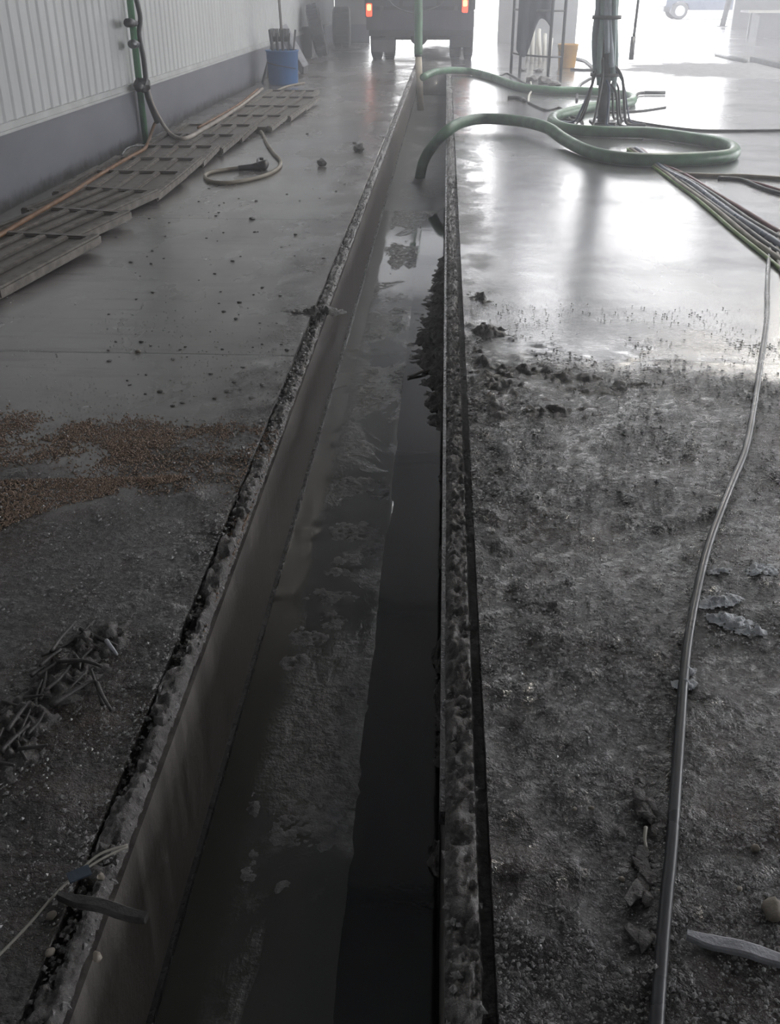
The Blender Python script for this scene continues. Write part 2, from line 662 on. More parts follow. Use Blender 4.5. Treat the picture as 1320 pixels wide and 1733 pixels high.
# left wall: ribbed white sheet above a dark plinth
PH = .52
bm = bmesh.new()
prof = []
y = -3.0
while y < 32.0:
    for dy, dx in ((0, 0), (.115, 0), (.135, .015), (.165, .015), (.185, 0)):
        prof.append((y + dy, dx))
    y += .2
prev = None
for yy, dx in prof:
    a = bm.verts.new((WX - .04 + dx, yy, PH + .03))
    b = bm.verts.new((WX - .04 + dx, yy, 7.0))
    if prev:
        bm.faces.new((prev[0], a, b, prev[1]))
    prev = (a, b)
struct(link('wall_left', bm, M['panel']), 'white ribbed sheet-metal wall on the left')
struct(link('wall_left_back', BX((WX - .25, YB, PH), (WX - .06, 32.2, 7)), M['endwall']), 'backing of the white ribbed wall')
struct(link('baseboard_left', BX((WX - .25, YB, -.3), (WX, 32.2, PH)), M['plinth']), 'dark grey-blue concrete plinth under the white wall')
bm = BX((WX - .06, YB, PH), (WX + .012, 32, PH + .022))
box(bm, (WX - .06, YB, PH + .022), (WX - .006, 32, PH + .07))
struct(link('trim_left', bm, M['flash']), 'pale metal flashing between white wall and dark plinth')

# end walls with the two tall doorways
DXL = PY(625, 60, YE).x
SX0 = PY(843, 40, YE).x
SX1 = PY(976, 40, YE).x
bm = BX((WX, YE, .45), (DXL, YE + .2, 7))
box(bm, (SX0, YE, 6.6), (DXL, YE + .2, 7))
struct(link('wall_far', bm, M['endwall']), 'grey sheet end wall left of the truck doorway')
struct(link('baseboard_far', BX((WX, YE - .04, 0), (DXL, YE + .2, .5)), M['plinth']), 'dark plinth of the end wall behind the tyres')
x0 = PY(551, 20, YE - .1).x
struct(link('trim_far', BX((x0 - .06, YE - .12, 0), (x0 + .06, YE - .02, 7), .01), M['white']), 'white steel post on the end wall')
bm = BX((SX0, YE, 0), (SX0 + .95, YE + .25, 7))
struct(link('wall_pier', bm, M['endwall']), 'pale grey wall pier right of the truck doorway')
bm = BX((SX0 + .95, YE + .02, 0), (SX1, YE + .25, 7))
for k in range(1, 18):                               # block courses
    box(bm, (SX0 + .97, YE + .008, k * .4), (SX1, YE + .03, k * .4 + .36))
struct(link('wall_block', bm, M['block']), 'grey block wall beside the wide doorway')
struct(link('wall_return', BX((SX1 - .2, YE + .25, 0), (SX1, YE2, 7)), M['block']), 'side wall running out to the wide doorway')
RX0 = PY(1240, 30, YE2).x
bm = BX((RX0, YE2, 0), (18.2, YE2 + .25, 7))
box(bm, (SX1, YE2, 6.6), (RX0, YE2 + .25, 7))
struct(link('wall_far_right', bm, M['endwall']), 'grey end wall right of the wide doorway')
bm = bmesh.new()                                     # unseen right wall, its bays opened to bring in side light
for a, b in ((-3, 1), (9, 11.5), (19.5, 22), (30, 45)):
    box(bm, (18, a, 0), (18.2, b, 7))
box(bm, (18, -3, 5.2), (18.2, 45, 7))
struct(link('wall_right', bm, M['endwall']), 'right wall of the hall with bays opened for side light')
struct(link('wall_back', BX((WX - .2, YB - .2, 0), (18.2, YB, 7)), M['endwall']), 'back wall behind the camera')
SKY = [(2.2, 3.5), (6.2, 7.3), (10.4, 11.5)]  # unseen roof openings, added to brighten the floor and hall
SKY_Y = (15.0, 40.0)
bm = BX((WX - .25, YB - .2, 7), (18.2, SKY_Y[0], 7.15))
box(bm, (WX - .25, SKY_Y[1], 7), (18.2, YE2 + .25, 7.15))
xa = WX - .25
for a, b in SKY + [(18.2, 18.2)]:
    box(bm, (xa, SKY_Y[0], 7), (a, SKY_Y[1], 7.15))
    xa = b
for yb in range(2, 45, 6):
    box(bm, (WX, yb - .1, 6.7), (18, yb + .1, 7))
struct(link('ceiling', bm, M['ceil']), 'roof lining with cross beams')
bm = BX((-60, 32.25, -.06), (SX1 - .2, 150, -.01))
box(bm, (SX1 - .2, YE2 + .01, -.06), (18.2, 150, -.01))
box(bm, (18.2, -30, -.06), (80, 150, -.01))
struct(link('ground', bm, M['ground']), 'bright pale concrete yard outside the doorways')

# ------------------------------------------------------------------ truck
TY = 24.3
TX = (PY(617, 60, TY).x + PY(803, 60, TY).x) / 2
HWID = (PY(803, 60, TY).x - PY(617, 60, TY).x) / 2
tr = thing('truck', 'dark work truck seen from behind straddling the drain trench with lit tail lights', 'truck', (TX, TY, 0))
bm = BX((-HWID, .05, 1.0), (HWID, 4.7, 2.75), .03)
link('cargo_body', bm, M['truck'], tr)
bm = bmesh.new()
for x in (-HWID + .02, -.45, .37, HWID - .1):
    box(bm, (x, -.02, 1.02), (x + .08, .06, 2.7), None, .008)
for z in (1.02, 1.75, 2.62):
    box(bm, (-HWID + .02, -.015, z), (HWID - .02, .05, z + .08), None, .008)
link('tailgate_frame', bm, M['darksteel'], tr)
link('rear_panel', BX((-HWID + .04, .0, .62), (HWID - .02, .10, 1.02), .015), M['truck'], tr)
link('bumper', BX((-HWID + .1, -.06, .50), (HWID - .1, .06, .63), .015), M['darksteel'], tr)
bm = bmesh.new()
for x in (-.42, .34):
    box(bm, (x, .1, .55), (x + .1, 7.2, .8))
for yy in (.3, 2.6, 4.6):
    box(bm, (-.4, yy, .58), (.4, yy + .1, .76))
link('chassis', bm, M['darksteel'], tr)
for px, py in ((625, 16), (787, 9)):
    c = PY(px, py, TY)
    o = link('tail_light', BX((c.x - TX - .09, -.06, c.z - .17), (c.x - TX + .09, .0, c.z + .15), .02), M['darksteel'], tr)
    o['label'] = 'lit red tail light'
    link('bulb', BX((c.x - TX - .045, -.10, c.z - .02), (c.x - TX + .045, -.08, c.z + .10), .012), M['tailbulb'], o)
    lens = link('lens', BX((c.x - TX - .065, -.085, c.z - .14), (c.x - TX + .065, -.055, c.z + .12), .012), M['tail'], o)
for px in (646, 772):
    c = PY(px, 14, TY)
    link('reflector', BX((c.x - TX - .04, -.03, c.z - .05), (c.x - TX + .04, .0, c.z + .05), .01), M['steel'], tr)
a, b = PY(629, 65, TY), PY(667, 88, TY)
fl = link('mud_flap', BX((a.x - TX, -.02, b.z), (b.x - TX, .0, a.z), .006), M['flap'], tr)
link('flap_bracket', BX((a.x - TX - .01, -.035, a.z - .03), (b.x - TX + .01, -.015, a.z + .03), .006), M['darksteel'], fl)
a, b = PY(761, 62, TY), PY(799, 80, TY)
fl = link('mud_flap', BX((a.x - TX, -.02, b.z), (b.x - TX, .0, a.z), .006), M['darksteel'], tr)


def wheel_profile(r, w):
    return [(r * .58, -w / 2), (r * .8, -w / 2 - .008), (r * .95, -w / 2 + .015), (r, -w * .32), (r, w * .32), (r * .95, w / 2 - .015), (r * .8, w / 2 + .008), (r * .58, w / 2)]


def tyre_bm(r, w, m):
    bm = LT(wheel_profile(r, w), 36, m, True)
    for k in range(36):                               # tread lugs
        a = 2 * math.pi * k / 36
        for s in (-1, 1):
            mm = m @ Matrix.Rotation(a, 4, 'Z')
            box(bm, (r - .006, -.018, s * w * .06 if s > 0 else -w * .40), (r + .012, .018, w * .40 if s > 0 else -w * .06), mm)
    return bm


def rim_bm(r, w, m):
    return LT([(.03, -.02), (r * .3, -.03), (r * .34, -.01), (r * .5, -w * .2), (r * .56, -w * .48), (r * .6, -w * .5), (r * .6, w * .5), (r * .56, w * .48), (r * .5, w * .15), (r * .3, w * .1), (.05, w * .12)], 32, m)


def truck_wheel(x, y, r, w):
    m = Matrix.Translation((x, y, r)) @ Matrix.Rotation(R(90), 4, 'Y')
    t = link('wheel', tyre_bm(r, w, m), M['tyre'], tr, False)
    link('rim', rim_bm(r, w, m), M['steel'], t, True)


for pa, pb in ((629, 647), (651, 668), (761, 779), (784, 799)):
    xa, xb = PY(pa, 95, TY + .5).x - TX, PY(pb, 95, TY + .5).x - TX
    truck_wheel((xa + xb) / 2, .62, .45, xb - xa)
for x in (-HWID + .2, HWID - .2):
    truck_wheel(x, 5.9, .45, .26)
bm = TB([(-HWID + .2, .62, .45), (HWID - .2, .62, .45)], .055, 12, raw=True)
link('axle', bm, M['darksteel'], tr)
bm = bmesh.new()
blob(bm, (-.02, .62, .45), (.2, .2, .17), .05, 3)
link('differential', bm, M['darksteel'], tr, True)
bm = TB([(-HWID + .2, 5.9, .45), (HWID - .2, 5.9, .45)], .05, 12, raw=True)
link('axle', bm, M['darksteel'], tr)
bm = bmesh.new()
box(bm, (-HWID + .08, 4.85, .65), (HWID - .08, 6.9, 2.2), None, .12)
link('cab', bm, M['truck'], tr)
link('windscreen', BX((-HWID + .25, 6.88, 1.45), (HWID - .25, 6.93, 2.0), .01), M['glass'], tr)
bm = TB([PY(655, -4, TY) - Vector((TX, TY + .09, 0)), PY(668, 10, TY) - Vector((TX, TY + .09, 0)), PY(690, 20, TY) - Vector((TX, TY + .09, 0)), PY(712, 21, TY) - Vector((TX, TY + .09, 0)), PY(745, 8, TY) - Vector((TX, TY + .09, 0)), PY(752, -4, TY) - Vector((TX, TY + .09, 0))], .012, 6)
link('tailgate_chain', bm, M['steel'], tr)

# suction pipe standing in the trench behind the truck
foot = P(712, 186, DZ)
up = PY(708, 92, foot.y + .05)
top = PY(706, -60, foot.y + .15)
sp = thing('suction_pipe', 'upright suction pipe dipping into the trench behind the truck', 'pipe', foot)
o = link('lower_pipe', TB([Vector((0, 0, -.03)), up - foot], .06, 14, raw=True), M['tan'], sp, True)
o['label'] = 'pale tan lower pipe'
link('hose_clamp', TB([(up - foot) * .96, (up - foot) * 1.03], .072, 14, raw=True), M['steel'], sp, True)
o = link('upper_hose', TB([up - foot, (up + top) / 2 - foot + Vector((.01, 0, 0)), top - foot, top - foot + Vector((0, .5, .5)), Vector((top.x, 24.2, 2.4)) - foot], .075, 14), M['green'], sp, True)
o['label'] = 'dull green upper hose'

# ------------------------------------------------------------------ big green suction hose
r = .062
pix = [(716, 131, .10), (735, 122, .12), (765, 119, .10), (800, 122, r), (840, 133, r), (880, 147, r), (930, 153, r), (980, 154, r), (1030, 157, r), (1064, 163, r),
       (1070, 171, r), (1048, 177, r), (1005, 180, r), (965, 189, r), (938, 198, r), (938, 209, r), (965, 219, r), (1020, 223, r), (1100, 225, r), (1170, 234, r), (1225, 244, r),
       (1243, 256, r), (1225, 265, r), (1150, 270, r), (1060, 269, r), (1000, 258, r), (955, 236, .08), (925, 216, .14), (880, 205, .13), (820, 201, .11), (780, 208, .11),
       (752, 226, .04), (730, 250, -.14), (716, 276, -.33), (710, 304, -.52)]
pts = [P(a, b, c) for a, b, c in pix]
tag(link('suction_hose', TB(pts, r, 14, 6), M['green'], None, True), 'thick green suction hose snaking across the floor and down into the trench', 'hose')

# ------------------------------------------------------------------ post with hoses bundled round it
pb = P(1021, 208)
pt = PY(1032, -120, pb.y)
post = thing('steel_post', 'grey-green steel post standing inside the green hose loop', 'post', pb)
dirv = Vector((0, 0, 1)) + Vector(((pt.x - pb.x) / pt.z, 0, 0))
link('shaft', TB([Vector((0, 0, 0)), dirv * 6.95], .075, 16, raw=True), M['steel'], post, True)
link('base_plate', BX((-.16, -.16, 0), (.16, .16, .02), .004), M['darksteel'], post)
rnd = random.Random(3)
for k in range(10):
    a0 = k * 6.28 / 10
    pp = []
    for i in range(26):
        z = .34 + .05 * (k * 7 % 10) + i * .20
        fat = .03 * math.exp(-((z - .85) / .35) ** 2)
        rr = .106 + fat + .012 * math.sin(i * 1.3 + k)
        a = a0 + .35 * math.sin(z * 1.7 + k)
        pp.append(dirv * z + Vector((math.cos(a) * rr, math.sin(a) * rr, 0)) + pb)
    tag(link('bundled_hose', TB(pp, .032, 8, 3), M['bundle' if k % 3 else 'bundlegreen'], None, True),
        'dark hose strapped lengthwise against the steel post inside the green hose loop', 'hose', 'hoses strapped to the steel post')
for k in range(3):
    z = .55 + k * .62
    m = Matrix.Translation(pb + dirv * z)
    tag(link('strap', LT([(.170 - k * .006, -.02), (.178 - k * .006, -.02), (.178 - k * .006, .02), (.170 - k * .006, .02)], 24, m, True), M['black'], None, True),
        'black strap ringing the hose bundle on the post, %s of three' % ('lowest', 'middle', 'highest')[k], 'strap', 'straps on the steel post')
for k in range(12):
    a = k * 6.28 / 12 + rnd.uniform(-.15, .15)
    z0 = rnd.uniform(.40, .75)
    d = rnd.uniform(.14, .34)
    mid = .55
    c, s = math.cos(a), math.sin(a)
    pp = [pb + dirv * z0 + Vector((c * .13, s * .13, 0)), pb + Vector((c * (.13 + d * .35), s * (.13 + d * .35), z0 * rnd.uniform(.6, .8))),
          pb + Vector((c * (.13 + d * .7), s * (.13 + d * .7), z0 * .25)), pb + Vector((c * (.13 + d), s * (.13 + d), .012)),
          pb + Vector((c * (.2 + d * 1.3) + rnd.uniform(-.1, .1), s * (.2 + d * 1.3) + rnd.uniform(-.1, .1), .012))]
    tag(link('drooping_cable', TB(pp, rnd.uniform(.010, .018), 6, 5), M['black' if k % 3 else 'bluehose'], None, True),
        'thin dark cable drooping from the hose-wrapped post to the wet floor', 'cable', 'cables drooping from the post')

# spray gun lying right of the post
a, b = P(1090, 157, .03), P(1126, 157, .03)
g = thing('spray_gun', 'dark spray gun lying on the bright floor right of the post', 'spray gun', a)
link('barrel', TB([Vector((0, 0, 0)), b - a], .028, 10, raw=True), M['black'], g, True)
link('grip', TB([Vector((0, 0, 0)), P(1079, 159, .03) - a, P(1072, 168, .03) - a], .026, 8), M['black'], g, True)


def cable(pix, rad, mat, name, label, cat, z=None, group=None, seg=8, n=6):
    pts = []
    for q in pix:
        pts.append(P(q[0], q[1], q[2] if len(q) > 2 else rad))
    return tag(link(name, TB(pts, rad, seg, n), M[mat], None, True), label, cat, group)


cable([(1070, 170), (1066, 180), (1055, 195), (1040, 214)], .014, 'black', 'air_hose', 'thin black air hose running from the spray gun to the post base', 'hose')
cable([(1030, 190), (1060, 189), (1095, 186), (1127, 181)], .012, 'black', 'lance', 'thin straight dark lance on the bright floor below the spray gun', 'lance')
cable([(846, 128), (858, 124), (872, 131), (890, 142)], .014, 'black', 'cable', 'thin black cable looping beside the green hose near the truck', 'cable')
cable([(860, 166, .02), (880, 166, .03), (888, 171, .02)], .03, 'black', 'hose_end', 'short dark hose end lying left of the white cable end', 'hose')
cable([(898, 139, .05), (900, 152, .03), (895, 162, .016), (894, 172, .016)], .016, 'white', 'cable', 'short white cable crossing under the green hose', 'cable')
cable([(894, 173), (910, 181), (925, 186), (945, 182), (955, 188), (965, 203)], .014, 'black', 'cable', 'thin dark cable joined to the white one and bent beside the hose bend', 'cable')
cable([(975, 99), (990, 103), (1000, 111), (1012, 119)], .03, 'black', 'air_line', 'dark air line from the yellow bucket towards the post, upper of two', 'hose')
cable([(966, 117), (985, 118), (1000, 118), (1012, 119)], .022, 'black', 'air_line', 'dark air line under the yellow bucket towards the post, lower of two', 'hose')
cable([(976, 170), (979, 147), (990, 137), (1008, 128)], .02, 'black', 'air_line', 'dark air line arching left of the post over the green hose', 'hose')
cable([(1060, 203), (1110, 212), (1180, 220), (1250, 221), (1340, 220), (1450, 219), (2000, 222)], .014, 'black', 'cable', 'thin black cable running straight to the right past the green hose', 'cable')

# hoses running to the right
top = [(1085, 252), (1124, 281), (1170, 301), (1240, 345), (1315, 389), (1480, 482), (1900, 720)]
bot = [(1062, 252), (1118, 290), (1160, 322), (1212, 364), (1266, 410), (1315, 450), (1440, 552), (1760, 810)]
fan = [('dark_red_hose', 'red', .017, 'dark red hose, topmost of the hoses fanning out to the right', 'red'),
       ('air_hose', 'black', .02, 'black hose just below the dark red one in the fanned bundle', ''),
       ('water_hose', 'bluehose', .026, 'thick dark blue hose in the middle of the fanned bundle', ''),
       ('air_hose', 'black', .018, 'black hose between the blue and the tan ones in the bundle', ''),
       ('tan_hose', 'beige', .02, 'tan hose next to the yellow-green one in the fanned bundle', ''),
       ('thin_hose', 'yellowgreen', .013, 'thin yellow-green hose, lowest of the hoses fanning out', '')]


def resample(px, n):
    v = spline([Vector((a, b, 0)) for a, b in px], 10)
    return [v[round(i * (len(v) - 1) / (n - 1))] for i in range(n)]


T_, B_ = resample(top, 13), resample(bot, 13)
for k, (nm, mt, rr, lab, _) in enumerate(fan):
    f = k / 5
    pp = []
    for i, (u, v) in enumerate(zip(T_, B_)):
        q = u.lerp(v, f)
        w = 2.5 * math.sin(i * 1.7 + k * 2.1) * (1 if 0 < i < 12 else 0) * .4
        pp.append(P(q.x, q.y + w, rr))
    tag(link(nm, TB(pp, rr, 10, 6), M[mt], None, True), lab, 'hose')
cable([(1128, 288), (1150, 294), (1200, 297), (1260, 298), (1330, 303), (1420, 312), (1900, 365)], .019, 'beige', 'tan_hose', 'tan hose running straight right just below the green hose bend', 'hose')
cable([(1215, 301), (1255, 304), (1290, 318), (1330, 329), (1420, 345), (1900, 440)], .016, 'black', 'air_hose', 'black hose curving under the tan one towards the right', 'hose')
cable([(1262, 305), (1295, 314), (1330, 324), (1420, 340), (1900, 428)], .013, 'red', 'red_hose', 'short red hose lying on the black one at the right', 'hose')

# the long grey-black cable down the right side
pix = [(1345, 398), (1322, 394), (1309, 403), (1302, 430), (1299, 480), (1298, 540), (1288, 610), (1276, 690), (1262, 760), (1240, 815), (1222, 860), (1200, 920), (1182, 990), (1166, 1075), (1157, 1150), (1152, 1220), (1144, 1330), (1137, 1430), (1127, 1530), (1118, 1640), (1111, 1740), (1103, 1900), (1090, 2300)]
cable(pix, .0125, 'greycable', 'power_cable', 'long grey cable winding down the muddy floor on the right', 'cable', seg=12, n=8)
cable([(1328, 392), (1318, 400), (1316, 425), (1320, 450), (1330, 470)], .014, 'beigelight', 'rope', 'short pale rope beside the top end of the long grey cable', 'rope')

# chain hanging from the roof
c = PY(1068, 100, 17.0)
hg = thing('hanging_rod', 'thin rod hanging from the roof against the bright doorway', 'rod', (c.x, 17.0, c.z))
link('rod', TB([Vector((0, 0, 0)), Vector((.02, 0, 1.1)), Vector((.03, 0, 7.0 - c.z))], .022, 8, raw=True), M['steel'], hg, True)
link('weight', TB([Vector((0, 0, -.01)), Vector((0, 0, .32))], .04, 10, raw=True), M['steel'], hg, True)

# ------------------------------------------------------------------ left wall fittings
gp_y = PX(247, 243, WX + .06).y
gp = thing('wall_pipe', 'green vertical pipe with valves on the white wall', 'pipe', (WX + .06, gp_y, 0))
link('pipe', TB([Vector((0, 0, 0)), Vector((0, 0, 6.8))], .034, 12, raw=True), M['greenpipe'], gp, True)
vj = PX(241, 142, WX + .08).z
bm = bmesh.new()
blob(bm, (.04, -.02, vj), (.085, .10, .075), .35, 2, Matrix.Identity(3), 2)
link('junction', bm, M['black'], gp, False)
link('junction_plug', TB([Vector((.04, -.02, vj)), Vector((.06, -.26, vj - .02))], .035, 10, raw=True), M['black'], gp, True)
for py, ln in ((39, .30), (75, .24)):
    z = PX(232, py, WX + .08).z
    v = link('valve', TB([Vector((.03, 0, z)), Vector((.04, -ln * .6, z + .01))], .03, 10, raw=True), M['darksteel'], gp, True)
    link('handle', TB([Vector((.04, -ln * .55, z + .01)), Vector((.05, -ln - .04, z + .015))], .042, 10, raw=True), M['black' if py < 50 else 'steel'], v, True)
pp = [Vector((WX + .12, gp_y + .05, 6.5))]
for i in range(20):
    z = 3.2 - i * .125
    if z < vj:
        break
    pp.append(Vector((WX + .115 + .012 * math.sin(i * 2.1), gp_y + .05 + .03 * math.sin(i * 1.3), z)))
pp.append(Vector((WX + .12, gp_y + .05, vj)))
tag(link('black_cable', TB(pp, .026, 8, 3), M['black'], None, True), 'black cable running down beside the green wall pipe', 'cable')

XH = WX + .10
lp = [PX(249, 146, XH), PX(256, 172, XH), PX(268, 197, XH + .04), P(284, 222, .11), P(300, 233, .11), P(318, 233, .11), P(345, 218, .11), P(375, 200, .11), P(405, 180, .11), P(432, 160, .10), P(444, 150, .06)]
tag(link('pale_hose', TB(lp, .022, 10, 6), M['beigelight'], None, True), 'pale hose sagging from the wall pipe and along the plinth to the blue tub', 'hose')
lp = [PX(247, 148, XH + .03), PX(252, 170, XH + .05), PX(263, 198, XH + .05), PX(266, 206, XH + .05)]
tag(link('grey_hose', TB(lp, .03, 10, 6), M['black'], None, True), 'short dark hose hanging below the junction on the wall pipe', 'hose')
lp = [PX(268, 200, XH + .02), PX(261, 211, XH + .02), PX(254, 232, XH + .02), P(246, 250, .10), P(232, 259, .10), P(205, 274, .10), P(160, 301, .10), P(115, 330, .10), P(60, 362, .10), P(0, 398, .09), P(-60, 436, .09)]
tag(link('orange_cable', TB(lp, .017, 8, 6), M['orange'], None, True), 'rusty orange cable along the foot of the dark plinth', 'cable')
lp = [P(335, 216, .20), P(378, 192, .19), P(410, 172, .17), P(437, 150, .12)]
tag(link('orange_cable', TB(lp, .012, 8, 6), M['orange'], None, True), 'short rusty cable behind the pale hose along the plinth', 'cable')
lp = [P(206, 262, .16), P(214, 252, .18), P(226, 247, .18), P(243, 246, .16)]
tag(link('thin_wire', TB(lp, .008, 6, 6), M['greycable'], None, True), 'thin grey wire curling at the foot of the green wall pipe', 'wire')

# beige hose with the spray lance on the floor
lp = [(515, 140), (480, 148), (450, 165), (432, 178), (413, 194), (411, 206), (425, 215), (442, 223), (450, 240), (462, 258), (474, 271), (472, 283), (455, 294), (430, 302), (390, 309), (360, 308), (347, 300), (352, 293), (375, 288), (410, 284)]
cable(lp, .017, 'beige', 'wash_hose', 'beige wash hose curling across the floor to a black nozzle', 'hose', seg=10)
a, b = P(404, 285, .03), P(446, 282, .03)
g = thing('wash_gun', 'black wash gun at the end of the beige hose on the floor', 'spray gun', a)
link('body', TB([Vector((0, 0, 0)), (b - a) * .55, b - a], lambda t: .024 + .03 * t * t, 10, raw=True), M['black'], g, True)
bm = bmesh.new()
blob(bm, b - a + Vector((0, 0, .015)), (.06, .085, .045), .3, 2, Matrix.Identity(3))
link('nozzle_head', bm, M['black'], g, True)
link('trigger', TB([(b - a) * .8, P(437, 270, .03) - a, P(446, 269, .03) - a], .014, 6), M['black'], g, True)

# ------------------------------------------------------------------ slatted floor panels along the plinth
panel_w = 1.06


def slat_panel(label, y, x_out, rz, tilt, ln, wide=1.06):
    wide -= .20
    tilt *= .6
    """one timber grating: frame, deck and long ribs; its outer lower corner at (x_out, y)"""
    o = thing('slatted_panel', label, 'floor panel', (x_out, y, .006), rz, 'slatted panels along the plinth')
    tm = Matrix.Rotation(tilt, 4, 'X')
    link('deck', BX((-wide + .02, .03, .012), (-.02, ln - .03, .036), 0, tm), M['slat'], o)
    for x in (-wide, -.07):
        rail = 'side_rail'
        link(rail, BX((x, 0, 0), (x + .07, ln, .066), .012, tm), M['ribwood'], o)
    for yy in (0, ln - .06):
        link('end_rail', BX((-wide + .07, yy, 0), (-.07, yy + .06, .058), .01, tm), M['slat'], o)
    for k in range(3):
        x = -wide + .07 + (wide - .14) * (k + 1) / 4
        link('rib', BX((x - .025, .06, .03), (x + .025, ln - .06, .060), .008, tm), M['ribwood'], o)
    return o


order = ['nearest', 'second', 'third', 'fourth', 'fifth', 'sixth', 'seventh', 'eighth', 'ninth', 'tenth', 'eleventh', 'twelfth']
spec = [(5.05, -2.36, R(-9), R(2.5), 1.2, .95), (6.2, -2.38, R(-14), R(4), .80, .9), (7.0, -2.40, R(-14), R(4), .82, .9), (7.78, -2.22, R(-2), R(4), .90, 1.06), (8.62, -2.24, R(-1), R(4), .82, 1.04),
        (9.40, -2.22, R(1), R(4), .84, 1.05), (10.2, -2.2, R(-2), R(4), .86, 1.06), (11.0, -2.16, R(-1), R(4), .9, 1.06), (11.9, -1.98, R(-3), R(3.5), .95, 1.1), (12.9, -1.9, R(-4), R(3.5), 1.0, 1.1), (14.0, -1.85, R(-3), R(3), 1.1, 1.1), (15.2, -1.95, R(-2), R(2.5), 1.0, 1.0)]
for nm, (yy, xo, rz, tl, ln, wd) in zip(order, spec):
    slat_panel('muddy slatted floor panel by the dark plinth, %s' % ('nearest in the row' if nm == 'nearest' else nm + ' from the near end'), yy, xo, rz, tl, ln, wd)

# ------------------------------------------------------------------ blue tub corner
c = P(480, 143)
tb = thing('blue_tub', 'blue plastic tub by the plinth with a pole standing behind it', 'tub', c)
rr, hh = .27, .54
link('shell', LT([(rr * .9, 0), (rr * .93, .03), (rr, hh - .03), (rr + .015, hh - .02), (rr + .015, hh), (rr - .012, hh), (rr * .9, .05), (.02, .04)], 36), M['bluetub'], tb, True)
hp = []
for i in range(9):
    a = R(-150 + i * 15)
    hp.append(Vector((math.cos(a) * (rr * .985 + .012), math.sin(a) * (rr * .985 + .012), .36 - .10 * (i / 8))))
link('handle', TB(hp, .008, 6, 3), M['black'], tb, True)
a = c + Vector((.02, .05, .06))
b = PY(468, -60, c.y + .5)
br = thing('broom', 'broom standing upside down in the blue tub', 'broom', a)
link('handle', TB([Vector((0, 0, 0)), b - a], .022, 8, raw=True), M['wood'], br, True)
e = PY(474, 66, c.y + .25)
hd = link('head', BX((-.16, -.05, -.04), (.16, .05, .04), .015, Matrix.Translation(e - a)), M['black'], br)
d = bmesh.new()
for i in range(13):
    x = -.15 + i * .025
    tube(d, [e - a + Vector((x, 0, .03)), e - a + Vector((x * 1.05, .02 * math.sin(i), .16))], .011, 5)
link('bristles', d, M['black'], br)
for (p0, p1, rad, mt, nm, lab) in (((455, 132), (450, 78), .03, 'wood', 'timber_stake', 'dark stake leaning on the plinth left of the blue tub'),
                                   ((444, 140), (462, 66), .022, 'black', 'black_rod', 'thin black rod leaning on the plinth left of the blue tub')):
    q0 = P(p0[0], p0[1])
    q1 = PY(p1[0], p1[1], q0.y + .35)
    tag(link(nm, TB([q0, q0.lerp(q1, .5) + Vector((.01, 0, 0)), q1], rad, 8, 4), M[mt], None, True), lab, 'rod')
bm = bmesh.new()
for k in range(5):
    q0 = c + Vector((-.12 + .06 * k, .05, .06))
    tube(bm, [q0, q0 + Vector((-.10 + .05 * k, .12, .78 - .05 * (k % 2)))], .03 - .003 * k, 6)
tag(link('brush', bm, M['darksteel']), 'dark brush head sticking up out of the blue tub', 'brush')
# leaning board
q0, q1 = P(520, 125), PY(482, 55, P(520, 125).y + .35)
ax = (q1 - q0).normalized()
sd = Vector((0, 1, 0)).cross(ax).normalized()
nn = ax.cross(sd)
m = Matrix((sd, nn, ax)).transposed().to_4x4()
m.translation = q0
m = m @ Matrix.Rotation(R(24), 4, 'Z')
lb = tag(link('leaning_board', BX((-.09, -.30, .02), (.035, .12, (q1 - q0).length), .012, m), M['palewood']), 'grey board leaning against the wall right of the blue tub', 'board')
q = P(513, 102)
bn = thing('dark_bin', 'dark square bin by the wall behind the leaning board', 'bin', q + Vector((-.1, .7, 0)))
link('shell', BX((-.25, -.25, 0), (.25, .25, .62), .03), M['bin'], bn)
link('rim', BX((-.27, -.27, .60), (.27, .27, .66), .015), M['bin'], bn)


def loose_tyre(name, label, loc, r, w, rot, rim):
    o = thing(name, label, 'tyre', loc)
    m = rot
    link('casing', tyre_bm(r, w, m), M['tyre'], o)
    if rim:
        link('rim', rim_bm(r, w, m), M['rim'], o, True)
    return o


q = P(550, 101)
lean = R(13)
rot = Matrix.Rotation(-lean, 4, 'Y') @ Matrix.Translation((0, 0, .56)) @ Matrix.Rotation(R(5), 4, 'Z') @ Matrix.Rotation(R(90), 4, 'Y')
loose_tyre('tyre', 'truck tyre on a bright rim leaning against the wall behind the blue tub', q + Vector((-.05, .1, .05)), .54, .27, rot, True)
q = P(577, 82)
rot = Matrix.Translation((0, 0, .50)) @ Matrix.Rotation(R(4), 4, 'Z') @ Matrix.Rotation(R(90), 4, 'Y')
loose_tyre('tyre', 'wide dark tyre standing upright on the floor before the end wall', q + Vector((0, .3, .012)), .48, .46, rot, False)

# ------------------------------------------------------------------ clutter right of the truck
q0 = P(927, 132)
rk = thing('tool_rack', 'dark steel tool rack standing left of the yellow bucket', 'rack', q0)
dx = P(868, 132).x - q0.x
for x, yy in ((0, 0), (.24, .1), (dx * .75, .6), (dx * .95, 1.2)):
    link('leg', TB([Vector((x, yy, 0)), Vector((x, yy, 2.3))], .028, 8, raw=True), M['darksteel'], rk, True)
for z in (.35, 1.1, 2.2):
    link('crossbar', TB([Vector((dx * .95, 1.2, z)), Vector((dx * .75, .6, z)), Vector((0, 0, z)), Vector((.24, .1, z))], .018, 6, raw=True), M['steel'], rk, True)
